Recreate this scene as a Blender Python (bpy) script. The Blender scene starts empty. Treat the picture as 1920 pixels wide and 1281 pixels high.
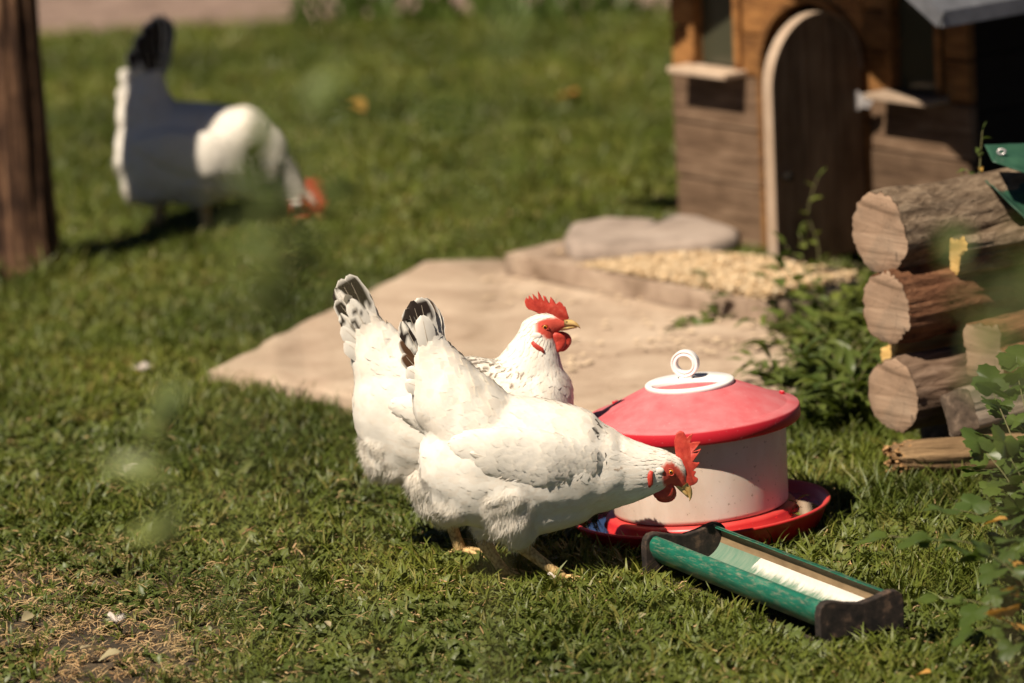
import bpy, bmesh, math, random
from mathutils import Vector, Matrix, noise
from mathutils.bvhtree import BVHTree
R = math.radians
random.seed(7)
scene = bpy.context.scene
COL = scene.collection

# ------------------------------------------------------------------ camera
CAM_H, PITCH, ROLL, LENS = 2.42, 11.6, -2.5, 200.0
cam_d = bpy.data.cameras.new('camera')
cam = bpy.data.objects.new('camera', cam_d); COL.objects.link(cam)
CAM_M = Matrix.Translation((0, 0, CAM_H)) @ Matrix.Rotation(R(90 - PITCH), 4, 'X') @ Matrix.Rotation(R(ROLL), 4, 'Z')
cam.matrix_world = CAM_M
cam_d.lens = LENS; cam_d.sensor_width = 36.0; cam_d.sensor_fit = 'HORIZONTAL'
cam_d.clip_start = 0.1; cam_d.clip_end = 2000
cam_d.dof.use_dof = True
cam_d.dof.focus_distance = 9.93
cam_d.dof.aperture_fstop = 2.8
scene.camera = cam

# ------------------------------------------------------------------ light
SUN_AZ, SUN_EL = 41.0, 53.0        # the sun stands behind the camera's left shoulder
world = bpy.data.worlds.new('World'); scene.world = world; world.use_nodes = True
wn = world.node_tree.nodes; wl = world.node_tree.links
sky = wn.new('ShaderNodeTexSky'); sky.sky_type = 'NISHITA'; sky.sun_disc = False
sky.sun_elevation = R(SUN_EL); sky.sun_rotation = R(180 + SUN_AZ); sky.altitude = 1500; sky.air_density = 0.22; sky.dust_density = 0.5; sky.ozone_density = 0.0
bg = wn['Background']; bg.inputs['Strength'].default_value = 0.05
wl.new(sky.outputs[0], bg.inputs['Color'])
sun_d = bpy.data.lights.new('sun', 'SUN'); sun_d.energy = 5.0; sun_d.angle = R(0.53); sun_d.color = (1.0, 0.88, 0.72)
sun = bpy.data.objects.new('sun', sun_d); COL.objects.link(sun)
_sd = Vector((math.sin(R(SUN_AZ)) * math.cos(R(SUN_EL)), math.cos(R(SUN_AZ)) * math.cos(R(SUN_EL)), -math.sin(R(SUN_EL))))
sun.rotation_euler = _sd.to_track_quat('-Z', 'Y').to_euler()
sun.location = (-4, 2, 8)
vs = scene.view_settings
vs.view_transform = 'Standard'; vs.look = 'None'; vs.exposure = 0.72; vs.gamma = 1.0; vs.use_curve_mapping = False
scene.cycles.max_bounces = 8; scene.cycles.transparent_max_bounces = 6
scene.cycles.use_denoising = True

# ------------------------------------------------------------------ layout helpers
F_PX = LENS / 36.0 * 1920.0
_CR = CAM_M.to_3x3()
def ray(px, py):
    return _CR @ Vector(((px - 960) / F_PX, -(py - 640.5) / F_PX, -1.0))
def G(px, py, z=0.0):              # where a picture point meets level z
    d = ray(px, py); t = (z - CAM_H) / d.z
    return Vector((d.x * t, d.y * t, z))
def P(px, py, Y):                  # a picture point at distance Y
    d = ray(px, py); t = Y / d.y
    return Vector((d.x * t, Y, CAM_H + d.z * t))

# ------------------------------------------------------------------ mesh helpers
class MB:
    def __init__(s): s.v = []; s.f = []; s.c = []; s.m = []; s.uv = []
    def add(s, vs, fs, col=None, mi=0):
        o = len(s.v); s.v += [tuple(v) for v in vs]
        for f in fs:
            s.f.append(tuple(i + o for i in f)); s.m.append(mi)
        if col is not None:
            s.c += (col if isinstance(col, list) else [col] * len(vs))
        elif s.c: s.c += [(1, 1, 1)] * len(vs)
    def box(s, c, d, rot=None, mi=0, j=0.0):
        x, y, z = [k / 2 for k in d]
        vs = [Vector((sx * x, sy * y, sz * z)) for sz in (-1, 1) for sy in (-1, 1) for sx in (-1, 1)]
        if j: vs = [v + Vector((random.uniform(-j, j), random.uniform(-j, j), random.uniform(-j, j))) for v in vs]
        if rot is not None: vs = [rot @ v for v in vs]
        s.add([v + Vector(c) for v in vs], [(0, 2, 3, 1), (4, 5, 7, 6), (0, 1, 5, 4), (2, 6, 7, 3), (0, 4, 6, 2), (1, 3, 7, 5)], mi=mi)
    def prism(s, poly, lo, hi, mi=0):   # poly: list of (x,y); extruded along z
        n = len(poly)
        vs = [(p[0], p[1], lo) for p in poly] + [(p[0], p[1], hi) for p in poly]
        fs = [tuple(range(n - 1, -1, -1)), tuple(range(n, 2 * n))] + [(i, (i + 1) % n, (i + 1) % n + n, i + n) for i in range(n)]
        s.add(vs, fs, mi=mi)
    def tube(s, pts, rad, n=8, cap=True, mi=0, col=None, squash=1.0):
        pts = [Vector(p) for p in pts]; k = len(pts)
        if not hasattr(rad, '__len__'): rad = [rad] * k
        vs = []; up = None
        for i in range(k):
            t = (pts[min(i + 1, k - 1)] - pts[max(i - 1, 0)]).normalized()
            if up is None:
                up = Vector((0, 0, 1)) if abs(t.z) < .9 else Vector((1, 0, 0))
            a = t.cross(up).normalized(); b = a.cross(t).normalized(); up = b
            for j in range(n):
                th = 2 * math.pi * j / n
                vs.append(pts[i] + (a * math.cos(th) * squash + b * math.sin(th)) * rad[i])
        fs = []
        for i in range(k - 1):
            for j in range(n):
                fs.append((i * n + j, i * n + (j + 1) % n, (i + 1) * n + (j + 1) % n, (i + 1) * n + j))
        if cap:
            fs.append(tuple(range(n - 1, -1, -1))); fs.append(tuple(range((k - 1) * n, k * n)))
        s.add(vs, fs, mi=mi, col=col)
    def lathe(s, prof, n=64, mi=0):     # prof: (r, z) list
        vs = []; fs = []; k = len(prof)
        for i in range(n):
            th = 2 * math.pi * i / n
            for r, z in prof: vs.append((r * math.cos(th), r * math.sin(th), z))
        for i in range(n):
            for j in range(k - 1):
                a = i * k + j; b = ((i + 1) % n) * k + j
                fs.append((a, b, b + 1, a + 1))
        s.add(vs, fs, mi=mi)
    def mesh(s, name, mats, smooth=True):
        me = bpy.data.meshes.new(name); me.from_pydata(s.v, [], s.f)
        for m in (mats if isinstance(mats, (list, tuple)) else [mats]): me.materials.append(m)
        if len(me.materials) > 1: me.polygons.foreach_set('material_index', s.m)
        if smooth: me.polygons.foreach_set('use_smooth', [True] * len(me.polygons))
        s.nrm = getattr(s, 'nrm', None)
        if s.c:
            at = me.color_attributes.new('pigment', 'FLOAT_COLOR', 'POINT')
            at.data.foreach_set('color', [x for c in s.c for x in (c[0], c[1], c[2], 1.0)])
        if s.uv:
            uvl = me.uv_layers.new(name='UVMap')
            li = [0] * len(me.loops); me.loops.foreach_get('vertex_index', li)
            uvl.data.foreach_set('uv', [x for i in li for x in s.uv[i]])
        me.update()
        if s.nrm and len(s.nrm) == len(me.vertices):
            g = [v.normal.copy() for v in me.vertices]
            out = []
            for a, b in zip(g, s.nrm):
                if a.dot(b) < 0: a = -a
                out.append((a * (1 - s.nmix) + b * s.nmix).normalized())
            me.normals_split_custom_set_from_vertices(out)
        return me
    def build(s, name, mats, parent=None, smooth=True, loc=None, bevel=0.0):
        return link(name, s.mesh(name, mats, smooth), parent, loc, bevel)
def link(name, me, parent=None, loc=None, bevel=0.0):
    o = bpy.data.objects.new(name, me); COL.objects.link(o)
    if parent is not None: o.parent = parent
    if loc is not None: o.location = loc
    if bevel:
        b = o.modifiers.new('bevel', 'BEVEL'); b.width = bevel; b.segments = 2; b.limit_method = 'ANGLE'; b.angle_limit = R(35)
    return o
def empty(name, loc=(0, 0, 0), rz=0.0):
    o = bpy.data.objects.new(name, None); COL.objects.link(o); o.location = loc; o.rotation_euler = (0, 0, rz); o.empty_display_size = .05
    return o
def tag(o, label=None, cat=None, group=None, kind=None):
    if label: o['label'] = label
    if cat: o['category'] = cat
    if group: o['group'] = group
    if kind: o['kind'] = kind
    return o

# ------------------------------------------------------------------ materials
def new_mat(name):
    m = bpy.data.materials.new(name); m.use_nodes = True
    nt = m.node_tree; return m, nt, nt.nodes, nt.links, nt.nodes['Principled BSDF']
def ramp(nt, fac, stops):
    r = nt.nodes.new('ShaderNodeValToRGB'); e = r.color_ramp.elements
    while len(e) < len(stops): e.new(.5)
    for k, (p, c) in zip(e, stops):
        k.position = p; k.color = (*c, 1)
    nt.links.new(fac, r.inputs[0]); return r.outputs[0]
def tex(nt, scale, stretch=(1, 1, 1), detail=5, rough=.6, dist=0.0, coord='Object', off=(0, 0, 0)):
    tc = nt.nodes.new('ShaderNodeTexCoord'); mp = nt.nodes.new('ShaderNodeMapping')
    mp.inputs['Scale'].default_value = stretch; mp.inputs['Location'].default_value = off
    nt.links.new(tc.outputs[coord], mp.inputs[0])
    n = nt.nodes.new('ShaderNodeTexNoise'); n.inputs['Scale'].default_value = scale; n.inputs['Detail'].default_value = detail
    n.inputs['Roughness'].default_value = rough; n.inputs['Distortion'].default_value = dist
    nt.links.new(mp.outputs[0], n.inputs['Vector']); return n.outputs['Fac']
def bump(nt, bsdf, height, strength=.3, dist=.002):
    b = nt.nodes.new('ShaderNodeBump'); b.inputs['Strength'].default_value = strength; b.inputs['Distance'].default_value = dist
    nt.links.new(height, b.inputs['Height']); nt.links.new(b.outputs[0], bsdf.inputs['Normal'])
def mixc(nt, fac, a, b):
    m = nt.nodes.new('ShaderNodeMix'); m.data_type = 'RGBA'
    for sock, v in ((m.inputs['Factor'], fac), (m.inputs[6], a), (m.inputs[7], b)):
        if isinstance(v, (int, float)): sock.default_value = v
        elif isinstance(v, tuple): sock.default_value = (*v, 1)
        else: nt.links.new(v, sock)
    return m.outputs[2]
def noisy(name, stops, scale=20, rough=.8, stretch=(1, 1, 1), bstr=.3, bdist=.002, bscale=None, spec=.3, detail=6, dist=0.0):
    m, nt, N, L, B = new_mat(name)
    f = tex(nt, scale, stretch, detail=detail, dist=dist)
    L.new(ramp(nt, f, stops), B.inputs['Base Color'])
    B.inputs['Roughness'].default_value = rough; B.inputs['Specular IOR Level'].default_value = spec
    if bstr:
        bump(nt, B, tex(nt, bscale or scale * 2, stretch, detail=8, rough=.7, dist=dist), bstr, bdist)
    return m
def leafy(name, cols, rough=.45, trans=.3, spec=.35, vein=True):
    # per-object random choice between leaf colours, thin translucent blade
    m, nt, N, L, B = new_mat(name)
    oi = N.new('ShaderNodeObjectInfo')
    n = len(cols); c = ramp(nt, oi.outputs['Random'], [(i / max(1, n - 1), k) for i, k in enumerate(cols)])
    f = tex(nt, 60, detail=3)
    hs = N.new('ShaderNodeHueSaturation'); L.new(c, hs.inputs['Color'])
    mr = N.new('ShaderNodeMapRange'); mr.inputs[3].default_value = .65; mr.inputs[4].default_value = 1.35
    L.new(f, mr.inputs[0])
    ge = N.new('ShaderNodeNewGeometry'); pn = N.new('ShaderNodeTexNoise'); pn.inputs['Scale'].default_value = 1.6; pn.inputs['Detail'].default_value = 4; L.new(ge.outputs['Position'], pn.inputs['Vector'])
    m3 = N.new('ShaderNodeMapRange'); m3.inputs[1].default_value = .3; m3.inputs[2].default_value = .7; m3.inputs[3].default_value = .62; m3.inputs[4].default_value = 1.35; L.new(pn.outputs['Fac'], m3.inputs[0])
    mv = N.new('ShaderNodeMath'); mv.operation = 'MULTIPLY'; L.new(mr.outputs[0], mv.inputs[0]); L.new(m3.outputs[0], mv.inputs[1]); L.new(mv.outputs[0], hs.inputs['Value'])
    m4 = N.new('ShaderNodeMapRange'); m4.inputs[1].default_value = .3; m4.inputs[2].default_value = .7; m4.inputs[3].default_value = .515; m4.inputs[4].default_value = .485; L.new(pn.outputs['Fac'], m4.inputs[0]); L.new(m4.outputs[0], hs.inputs['Hue'])
    L.new(hs.outputs[0], B.inputs['Base Color'])
    B.inputs['Roughness'].default_value = rough; B.inputs['Specular IOR Level'].default_value = spec
    tr = N.new('ShaderNodeBsdfTranslucent'); mx = N.new('ShaderNodeMixShader'); mx.inputs[0].default_value = trans
    hs2 = N.new('ShaderNodeHueSaturation'); hs2.inputs['Value'].default_value = 1.3; hs2.inputs['Saturation'].default_value = 1.1
    L.new(hs.outputs[0], hs2.inputs['Color']); L.new(hs2.outputs[0], tr.inputs['Color'])
    L.new(B.outputs[0], mx.inputs[1]); L.new(tr.outputs[0], mx.inputs[2])
    L.new(mx.outputs[0], N['Material Output'].inputs['Surface'])
    return m
def feather_mat(name, trans=.10):
    m, nt, N, L, B = new_mat(name)
    a = N.new('ShaderNodeVertexColor'); a.layer_name = 'pigment'
    f = tex(nt, 70, detail=4)
    tint = mixc(nt, f, (.90, .86, .80), (1.0, .99, .97))
    mm = N.new('ShaderNodeMix'); mm.data_type = 'RGBA'; mm.blend_type = 'MULTIPLY'; mm.inputs['Factor'].default_value = 1
    L.new(a.outputs['Color'], mm.inputs[6]); L.new(tint, mm.inputs[7])
    L.new(mm.outputs[2], B.inputs['Base Color']); B.inputs['Roughness'].default_value = .75; B.inputs['Specular IOR Level'].default_value = .2
    w = N.new('ShaderNodeTexWave'); w.inputs['Scale'].default_value = 9; w.inputs['Distortion'].default_value = 1.5; w.inputs['Detail'].default_value = 2
    uv = N.new('ShaderNodeUVMap'); uv.uv_map = 'UVMap'
    mp = N.new('ShaderNodeMapping'); mp.inputs['Rotation'].default_value = (0, 0, .6); L.new(uv.outputs[0], mp.inputs[0]); L.new(mp.outputs[0], w.inputs[0])
    bump(nt, B, w.outputs['Fac'], .25, .0006)
    tr = N.new('ShaderNodeBsdfTranslucent'); mx = N.new('ShaderNodeMixShader'); mx.inputs[0].default_value = trans
    L.new(mm.outputs[2], tr.inputs['Color']); L.new(B.outputs[0], mx.inputs[1]); L.new(tr.outputs[0], mx.inputs[2])
    L.new(mx.outputs[0], N['Material Output'].inputs['Surface'])
    return m
def wood(name, stops, scale=14, stretch=(1, 9, 9), rough=.85, bstr=.6, bdist=.004, knots=True):
    m, nt, N, L, B = new_mat(name)
    f = tex(nt, scale, stretch, detail=7, rough=.65, dist=.6)
    f2 = tex(nt, 5, (1, 1.5, 1.5), detail=3)
    mx = N.new('ShaderNodeMath'); mx.operation = 'MULTIPLY_ADD'; mx.inputs[1].default_value = .7
    L.new(f, mx.inputs[0])
    m2 = N.new('ShaderNodeMath'); m2.operation = 'MULTIPLY'; m2.inputs[1].default_value = .35; L.new(f2, m2.inputs[0]); L.new(m2.outputs[0], mx.inputs[2])
    oi = N.new('ShaderNodeObjectInfo'); hv = N.new('ShaderNodeHueSaturation'); vr = N.new('ShaderNodeMapRange'); vr.inputs[3].default_value = .72; vr.inputs[4].default_value = 1.2
    L.new(oi.outputs['Random'], vr.inputs[0]); L.new(vr.outputs[0], hv.inputs['Value'])
    L.new(ramp(nt, mx.outputs[0], stops), hv.inputs['Color']); L.new(hv.outputs[0], B.inputs['Base Color'])
    B.inputs['Roughness'].default_value = rough; B.inputs['Specular IOR Level'].default_value = .2
    bump(nt, B, f, bstr, bdist)
    return m
M = {}
M['soil'] = noisy('soil', [(.3, (.028, .020, .011)), (.55, (.06, .042, .022)), (.75, (.12, .085, .05))], 14, .95, bstr=.8, bdist=.01, bscale=60)
M['gravel'] = noisy('gravel', [(.3, (.11, .072, .055)), (.6, (.23, .16, .125)), (.8, (.32, .24, .20))], 9, .95, bstr=.8, bdist=.01)
M['slab'] = noisy('weathered_stone', [(.25, (.20, .135, .085)), (.42, (.36, .265, .19)), (.58, (.45, .345, .255)), (.75, (.54, .43, .33))], 5, .95, bstr=.9, bdist=.008, bscale=38, detail=12, dist=.5)
M['step'] = noisy('step_stone', [(.3, (.15, .10, .065)), (.5, (.30, .22, .16)), (.72, (.45, .35, .26))], 9, .9, bstr=.9, bdist=.006, bscale=60, detail=9)
M['flag'] = noisy('flagstone', [(.3, (.20, .155, .125)), (.55, (.32, .255, .21)), (.75, (.40, .33, .28))], 10, .85, bstr=.5, bdist=.004, bscale=50)
M['grass'] = leafy('grass_blade', [(.060, .082, .010), (.096, .114, .015), (.074, .100, .013), (.145, .13, .030)], trans=.14, spec=.3, rough=.5)
M['broad'] = leafy('broad_leaf', [(.052, .072, .013), (.088, .107, .021), (.064, .088, .018), (.118, .122, .036)], trans=.12, spec=.35, rough=.48)
M['straw'] = leafy('dry_straw', [(.34, .22, .10), (.42, .30, .15), (.25, .14, .06)], trans=.15, rough=.7)
M['weed'] = leafy('weed_leaf', [(.075, .105, .020), (.125, .15, .032), (.06, .088, .02)], trans=.3)
M['vine'] = leafy('vine_leaf', [(.048, .078, .015), (.085, .12, .024), (.060, .094, .022)], trans=.3, rough=.4)
M['stem'] = noisy('plant_stem', [(.3, (.10, .11, .04)), (.7, (.18, .15, .07))], 30, .7, bstr=0)
M['yleaf'] = leafy('yellowed_leaf', [(.50, .27, .07), (.42, .20, .05)], trans=.3)
M['pleaf'] = leafy('pale_leaf', [(.36, .30, .18), (.30, .26, .15)], trans=.2)
M['feather'] = feather_mat('feather')
M['red_skin'] = noisy('red_skin', [(.3, (.34, .026, .017)), (.55, (.47, .047, .028)), (.8, (.56, .10, .065))], 90, .5, bstr=.5, bdist=.0012, bscale=300, spec=.4)
M['beak'] = noisy('beak_horn', [(.3, (.46, .27, .08)), (.6, (.62, .42, .17)), (.8, (.70, .52, .27))], 60, .35, bstr=.1, bdist=.0005, spec=.5)
M['leg'] = None
# ================================================================== ground
def inside(poly, x, y):
    c = False; n = len(poly); j = n - 1
    for i in range(n):
        xi, yi = poly[i]; xj, yj = poly[j]
        if (yi > y) != (yj > y) and x < (xj - xi) * (y - yi) / (yj - yi) + xi: c = not c
        j = i
    return c
gm = MB()
def gh(x, y): return .010 * noise.noise(Vector((x * 1.3, y * 1.3, 0))) + .005 * noise.noise(Vector((x * 5, y * 5, 3)))
xs = [-60, -20, -8, -4] + [-3 + .15 * i for i in range(41)] + [4, 8, 20, 60]
ys = [-40, -10, 2, 5, 7] + [8 + .15 * i for i in range(64)] + [18.5, 20, 24, 32, 60, 200, 900]
xs[0], xs[-1] = -900, 900
vv = [(x, y, gh(x, y) - .012 if -3.1 < x < 3.1 and 7.9 < y < 17.6 else -.012) for y in ys for x in xs]
nx = len(xs)
gm.add(vv, [(j * nx + i, j * nx + i + 1, (j + 1) * nx + i + 1, (j + 1) * nx + i) for j in range(len(ys) - 1) for i in range(nx - 1)])
gmat, nt, N_, L_, B_ = new_mat('ground_soil_and_turf')
fs_ = tex(nt, 9, detail=6); near = ramp(nt, fs_, [(.3, (.018, .012, .006)), (.55, (.040, .028, .014)), (.75, (.09, .062, .034))])
geo = N_.new('ShaderNodeNewGeometry'); sep = N_.new('ShaderNodeSeparateXYZ'); L_.new(geo.outputs['Position'], sep.inputs[0])
mr = N_.new('ShaderNodeMapRange'); mr.inputs[1].default_value = 17.5; mr.inputs[2].default_value = 21.0; L_.new(sep.outputs['Y'], mr.inputs[0])
far = ramp(nt, tex(nt, 3, detail=8), [(.3, (.05, .07, .018)), (.7, (.10, .12, .035))])
L_.new(mixc(nt, mr.outputs[0], near, far), B_.inputs['Base Color']); B_.inputs['Roughness'].default_value = .95
bump(nt, B_, tex(nt, 60, detail=8), .7, .008)
ground = gm.build('ground', gmat); tag(ground, kind='structure')

# gravel path along the far edge of the lawn
pp = MB()
ya = G(960, 30).y
edge = [(-4 + .25 * i, ya + .06 * noise.noise(Vector((i * .7, 0, 0)))) for i in range(33)]
pts = edge + [(x, ya + 3.0) for x, _ in reversed(edge)]
k = len(edge)
pp.add([(x, y, .004) for x, y in edge] + [(x, ya + 3.0, .004) for x, _ in edge], [(i, i + 1, k + i + 1, k + i) for i in range(k - 1)])
tag(pp.build('gravel_path', M['gravel'], smooth=False), kind='structure')

# ------------------------------------------------------------------ stone slab, step, flagstone
def rough_poly(pts, per=.07, amp=.006, seed=0.0):
    out = []
    for i in range(len(pts)):
        a = Vector(pts[i][:2]); b = Vector(pts[(i + 1) % len(pts)][:2]); n = max(1, int((b - a).length / per))
        for q in range(n):
            p = a.lerp(b, q / n)
            out.append((p.x + amp * noise.noise(Vector((p.x * 11, p.y * 11, seed))), p.y + amp * noise.noise(Vector((p.x * 11, p.y * 11, seed + 5)))))
    return out
def stone(name, poly, z0, z1, mat, rnd=.008, relief=.004, seed=0.0):
    """slab with worn edges and uneven top: nested rings from the outline to the centre"""
    cx = sum(p[0] for p in poly) / len(poly); cy = sum(p[1] for p in poly) / len(poly); n = len(poly)
    rings = []
    R_ = max(math.hypot(p[0] - cx, p[1] - cy) for p in poly)
    spec = [(0, z0), (0, z1 - rnd), (rnd * .35, z1 - rnd * .35), (rnd, z1)]
    for ins, z in spec:
        r = []
        for (x, y) in poly:
            d = math.hypot(x - cx, y - cy); s = (d - ins) / d
            r.append((cx + (x - cx) * s, cy + (y - cy) * s, z + (.3 * relief * noise.noise(Vector((x * 14, y * 14, seed + z * 40))) if z > z0 else 0)))
        rings.append(r)
    for f in (.85, .7, .55, .4, .25, .1):
        rings.append([(cx + (x - cx) * f, cy + (y - cy) * f, z1 + relief * noise.noise(Vector(((cx + (x - cx) * f) * 7, (cy + (y - cy) * f) * 7, seed)))) for (x, y) in poly])
    vs = [v for r in rings for v in r]; fs = []
    for i in range(len(rings) - 1):
        for j in range(n): fs.append((i * n + j, i * n + (j + 1) % n, (i + 1) * n + (j + 1) % n, (i + 1) * n + j))
    vs.append((cx, cy, z1)); c = len(vs) - 1; o = (len(rings) - 1) * n
    fs += [(o + j, o + (j + 1) % n, c) for j in range(n)]
    mb = MB(); mb.add(vs, fs); ob = mb.build(name, mat)
    return ob
ZS = .030
slab_px = [(392, 694), (470, 655), (560, 606), (690, 545), (800, 490), (880, 484), (960, 486), (1180, 500), (1400, 560), (1500, 640), (1490, 742), (1330, 776), (1120, 772), (900, 752), (650, 742), (520, 712)]
slab_poly = rough_poly([G(x, y, ZS) for x, y in slab_px], per=.045, amp=.016, seed=1.0)
tag(stone('stone_slab', slab_poly, -.03, ZS, M['slab'], seed=2.0), 'large flat sandy stone slab laid in the grass behind the hens', 'stone slab')
ZT = ZS + .050
A_ = G(945, 474, ZT); B2 = G(1440, 566, ZT)
back = Vector((.80, .62, 0)).normalized()
D_ = G(1085, 442, ZT); C_ = B2 + (D_ - A_) * 1.2
step_poly = rough_poly([A_, B2, C_, D_], per=.06, amp=.004, seed=4.0)
tag(stone('stone_step', step_poly, ZS + .002, ZT, M['step'], rnd=.006, relief=.002, seed=5.0), 'thick rectangular stone step with shaded front edge below the coop', 'stone step')
ZF = ZT + .034
flag_px = [(1055, 436), (1072, 416), (1130, 404), (1200, 407), (1248, 414), (1272, 400), (1320, 402), (1388, 428), (1380, 440), (1330, 449), (1240, 456), (1150, 460), (1075, 460)]
flag_poly = rough_poly([G(x, y, ZF) for x, y in flag_px], per=.04, amp=.008, seed=7.0)
tag(stone('flagstone', flag_poly, ZT + .003, ZF, M['flag'], rnd=.016, relief=.006, seed=8.0), 'grey rounded flat stone lying on the step at the coop wall', 'stone')

# ------------------------------------------------------------------ wood shavings
M['chip'] = leafy('wood_shaving', [(.58, .38, .19), (.66, .47, .27), (.50, .31, .15), (.70, .54, .34)], trans=.1, rough=.8)
def chip_mat():
    m, nt, N, L, B = new_mat('wood_shavings')
    a = N.new('ShaderNodeVertexColor'); a.layer_name = 'pigment'; L.new(a.outputs['Color'], B.inputs['Base Color']); B.inputs['Roughness'].default_value = .85
    return m
ch = MB(); rng = random.Random(11)
c4 = [Vector((p[0], p[1])) for p in (A_, B2, C_, D_)]
cnt = 0
tri_ = 0
while cnt < 24000:
    u = rng.random(); v = rng.random()
    p = c4[0].lerp(c4[1], u).lerp(c4[3].lerp(c4[2], u), v)
    d = u * 1.5 + .30 * v + .25 * noise.noise(Vector((p.x * 6, p.y * 6, 1))) - .33
    if rng.random() > d * 1.6: continue
    if inside(flag_poly, p.x, p.y): continue
    z = ZT + .003 + rng.random() ** 1.5 * .016 * min(1, max(0, d))
    L = rng.uniform(.002, .006); W = rng.uniform(.0014, .0032); a = rng.uniform(0, 6.28); tl = rng.gauss(0, .4)
    ux = Vector((math.cos(a), math.sin(a), tl)).normalized() * L; uy = Vector((-math.sin(a), math.cos(a), rng.gauss(0, .4))).normalized() * W
    o = Vector((p.x, p.y, z)); cu = Vector((0, 0, rng.uniform(.0, .003)))
    c = rng.choice([(.52, .36, .20), (.60, .45, .28), (.40, .27, .14), (.64, .51, .34)])
    ch.add([o - ux - uy, o - uy + cu, o + ux - uy, o + ux + uy, o + uy + cu, o - ux + uy], [(0, 1, 4, 5), (1, 2, 3, 4)], c); cnt += 1
for _ in range(500):
    p = G(rng.uniform(900, 1460), rng.uniform(520, 700), ZS)
    if not inside(slab_poly, p.x, p.y) or inside(step_poly, p.x, p.y): continue
    if noise.noise(Vector((p.x * 5, p.y * 5, 9))) < 0: continue
    L = rng.uniform(.004, .010); W = .004; a = rng.uniform(0, 6.28)
    ux = Vector((math.cos(a), math.sin(a), .1)) * L; uy = Vector((-math.sin(a), math.cos(a), .1)) * W; o = p + Vector((0, 0, .006))
    ch.add([o - ux - uy, o + ux - uy, o + ux + uy, o - ux + uy], [(0, 1, 2, 3)], (.58, .44, .30))
tag(ch.build('wood_shavings', chip_mat(), smooth=False), 'pale wood shavings scattered over the stone step', 'wood shavings', kind='stuff')
def leg_mat():
    m, nt, N, L, B = new_mat('scaly_leg')
    tc = N.new('ShaderNodeTexCoord'); mp = N.new('ShaderNodeMapping'); mp.inputs['Scale'].default_value = (1, 1, .75)
    L.new(tc.outputs['Object'], mp.inputs[0])
    v = N.new('ShaderNodeTexVoronoi'); v.inputs['Scale'].default_value = 210; L.new(mp.outputs[0], v.inputs['Vector'])
    L.new(ramp(nt, v.outputs['Distance'], [(.0, (.62, .45, .22)), (.5, (.52, .35, .15)), (.85, (.27, .16, .07))]), B.inputs['Base Color'])
    B.inputs['Roughness'].default_value = .75; B.inputs['Specular IOR Level'].default_value = .25
    inv = N.new('ShaderNodeMath'); inv.operation = 'SUBTRACT'; inv.inputs[0].default_value = 1; L.new(v.outputs['Distance'], inv.inputs[1])
    bump(nt, B, inv.outputs[0], .6, .001)
    return m
M['leg'] = leg_mat()
M['white_skin'] = noisy('ear_patch', [(.3, (.62, .55, .48)), (.7, (.78, .72, .66))], 150, .8, bstr=.3, bdist=.001)
def plain(name, col, rough=.4, spec=.5, **kw):
    m, nt, N, L, B = new_mat(name); B.inputs['Base Color'].default_value = (*col, 1); B.inputs['Roughness'].default_value = rough; B.inputs['Specular IOR Level'].default_value = spec
    for k, v in kw.items(): B.inputs[k].default_value = v
    return m
M['iris'] = noisy('iris', [(.3, (.45, .14, .015)), (.7, (.65, .26, .03))], 400, .2, bstr=0)
M['pupil'] = plain('pupil', (.004, .004, .004), .05, .6)
def body_mat():
    m, nt, N, L, B = new_mat('hen_skin_and_down')
    a = N.new('ShaderNodeVertexColor'); a.layer_name = 'pigment'
    f = tex(nt, 260, detail=4)
    mm = N.new('ShaderNodeMix'); mm.data_type = 'RGBA'; mm.blend_type = 'MULTIPLY'; mm.inputs['Factor'].default_value = 1
    L.new(a.outputs['Color'], mm.inputs[6]); L.new(mixc(nt, f, (.82, .72, .66), (1, 1, 1)), mm.inputs[7])
    L.new(mm.outputs[2], B.inputs['Base Color']); B.inputs['Roughness'].default_value = .7; B.inputs['Specular IOR Level'].default_value = .25
    bump(nt, B, f, .5, .001)
    return m
M['body'] = body_mat()
WHITE = (.82, .79, .735); CREAM = (.80, .75, .68); DARK = (.025, .017, .014); BROWN = (.09, .045, .022); RED = (.52, .075, .05)

def ellipsoid(mb, c, r, nu=18, nv=11):
    vs = []; fs = []
    for i in range(nv + 1):
        ph = math.pi * i / nv
        for j in range(nu):
            th = 2 * math.pi * j / nu
            vs.append((c[0] + r[0] * math.sin(ph) * math.cos(th), c[1] + r[1] * math.sin(ph) * math.sin(th), c[2] + r[2] * math.cos(ph)))
    for i in range(nv):
        for j in range(nu):
            fs.append((i * nu + j, (i + 1) * nu + j, (i + 1) * nu + (j + 1) % nu, i * nu + (j + 1) % nu))
    mb.add(vs, fs)
def remesh(mb, voxel=.004, smooth=10):
    me = bpy.data.meshes.new('tmp'); me.from_pydata(mb.v, [], mb.f)
    o = bpy.data.objects.new('tmp', me); COL.objects.link(o)
    r = o.modifiers.new('r', 'REMESH'); r.mode = 'VOXEL'; r.voxel_size = voxel
    s = o.modifiers.new('s', 'SMOOTH'); s.factor = .5; s.iterations = smooth
    dg = bpy.context.evaluated_depsgraph_get(); ev = o.evaluated_get(dg)
    out = bpy.data.meshes.new_from_object(ev)
    bpy.data.objects.remove(o); bpy.data.meshes.remove(me)
    return out

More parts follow.
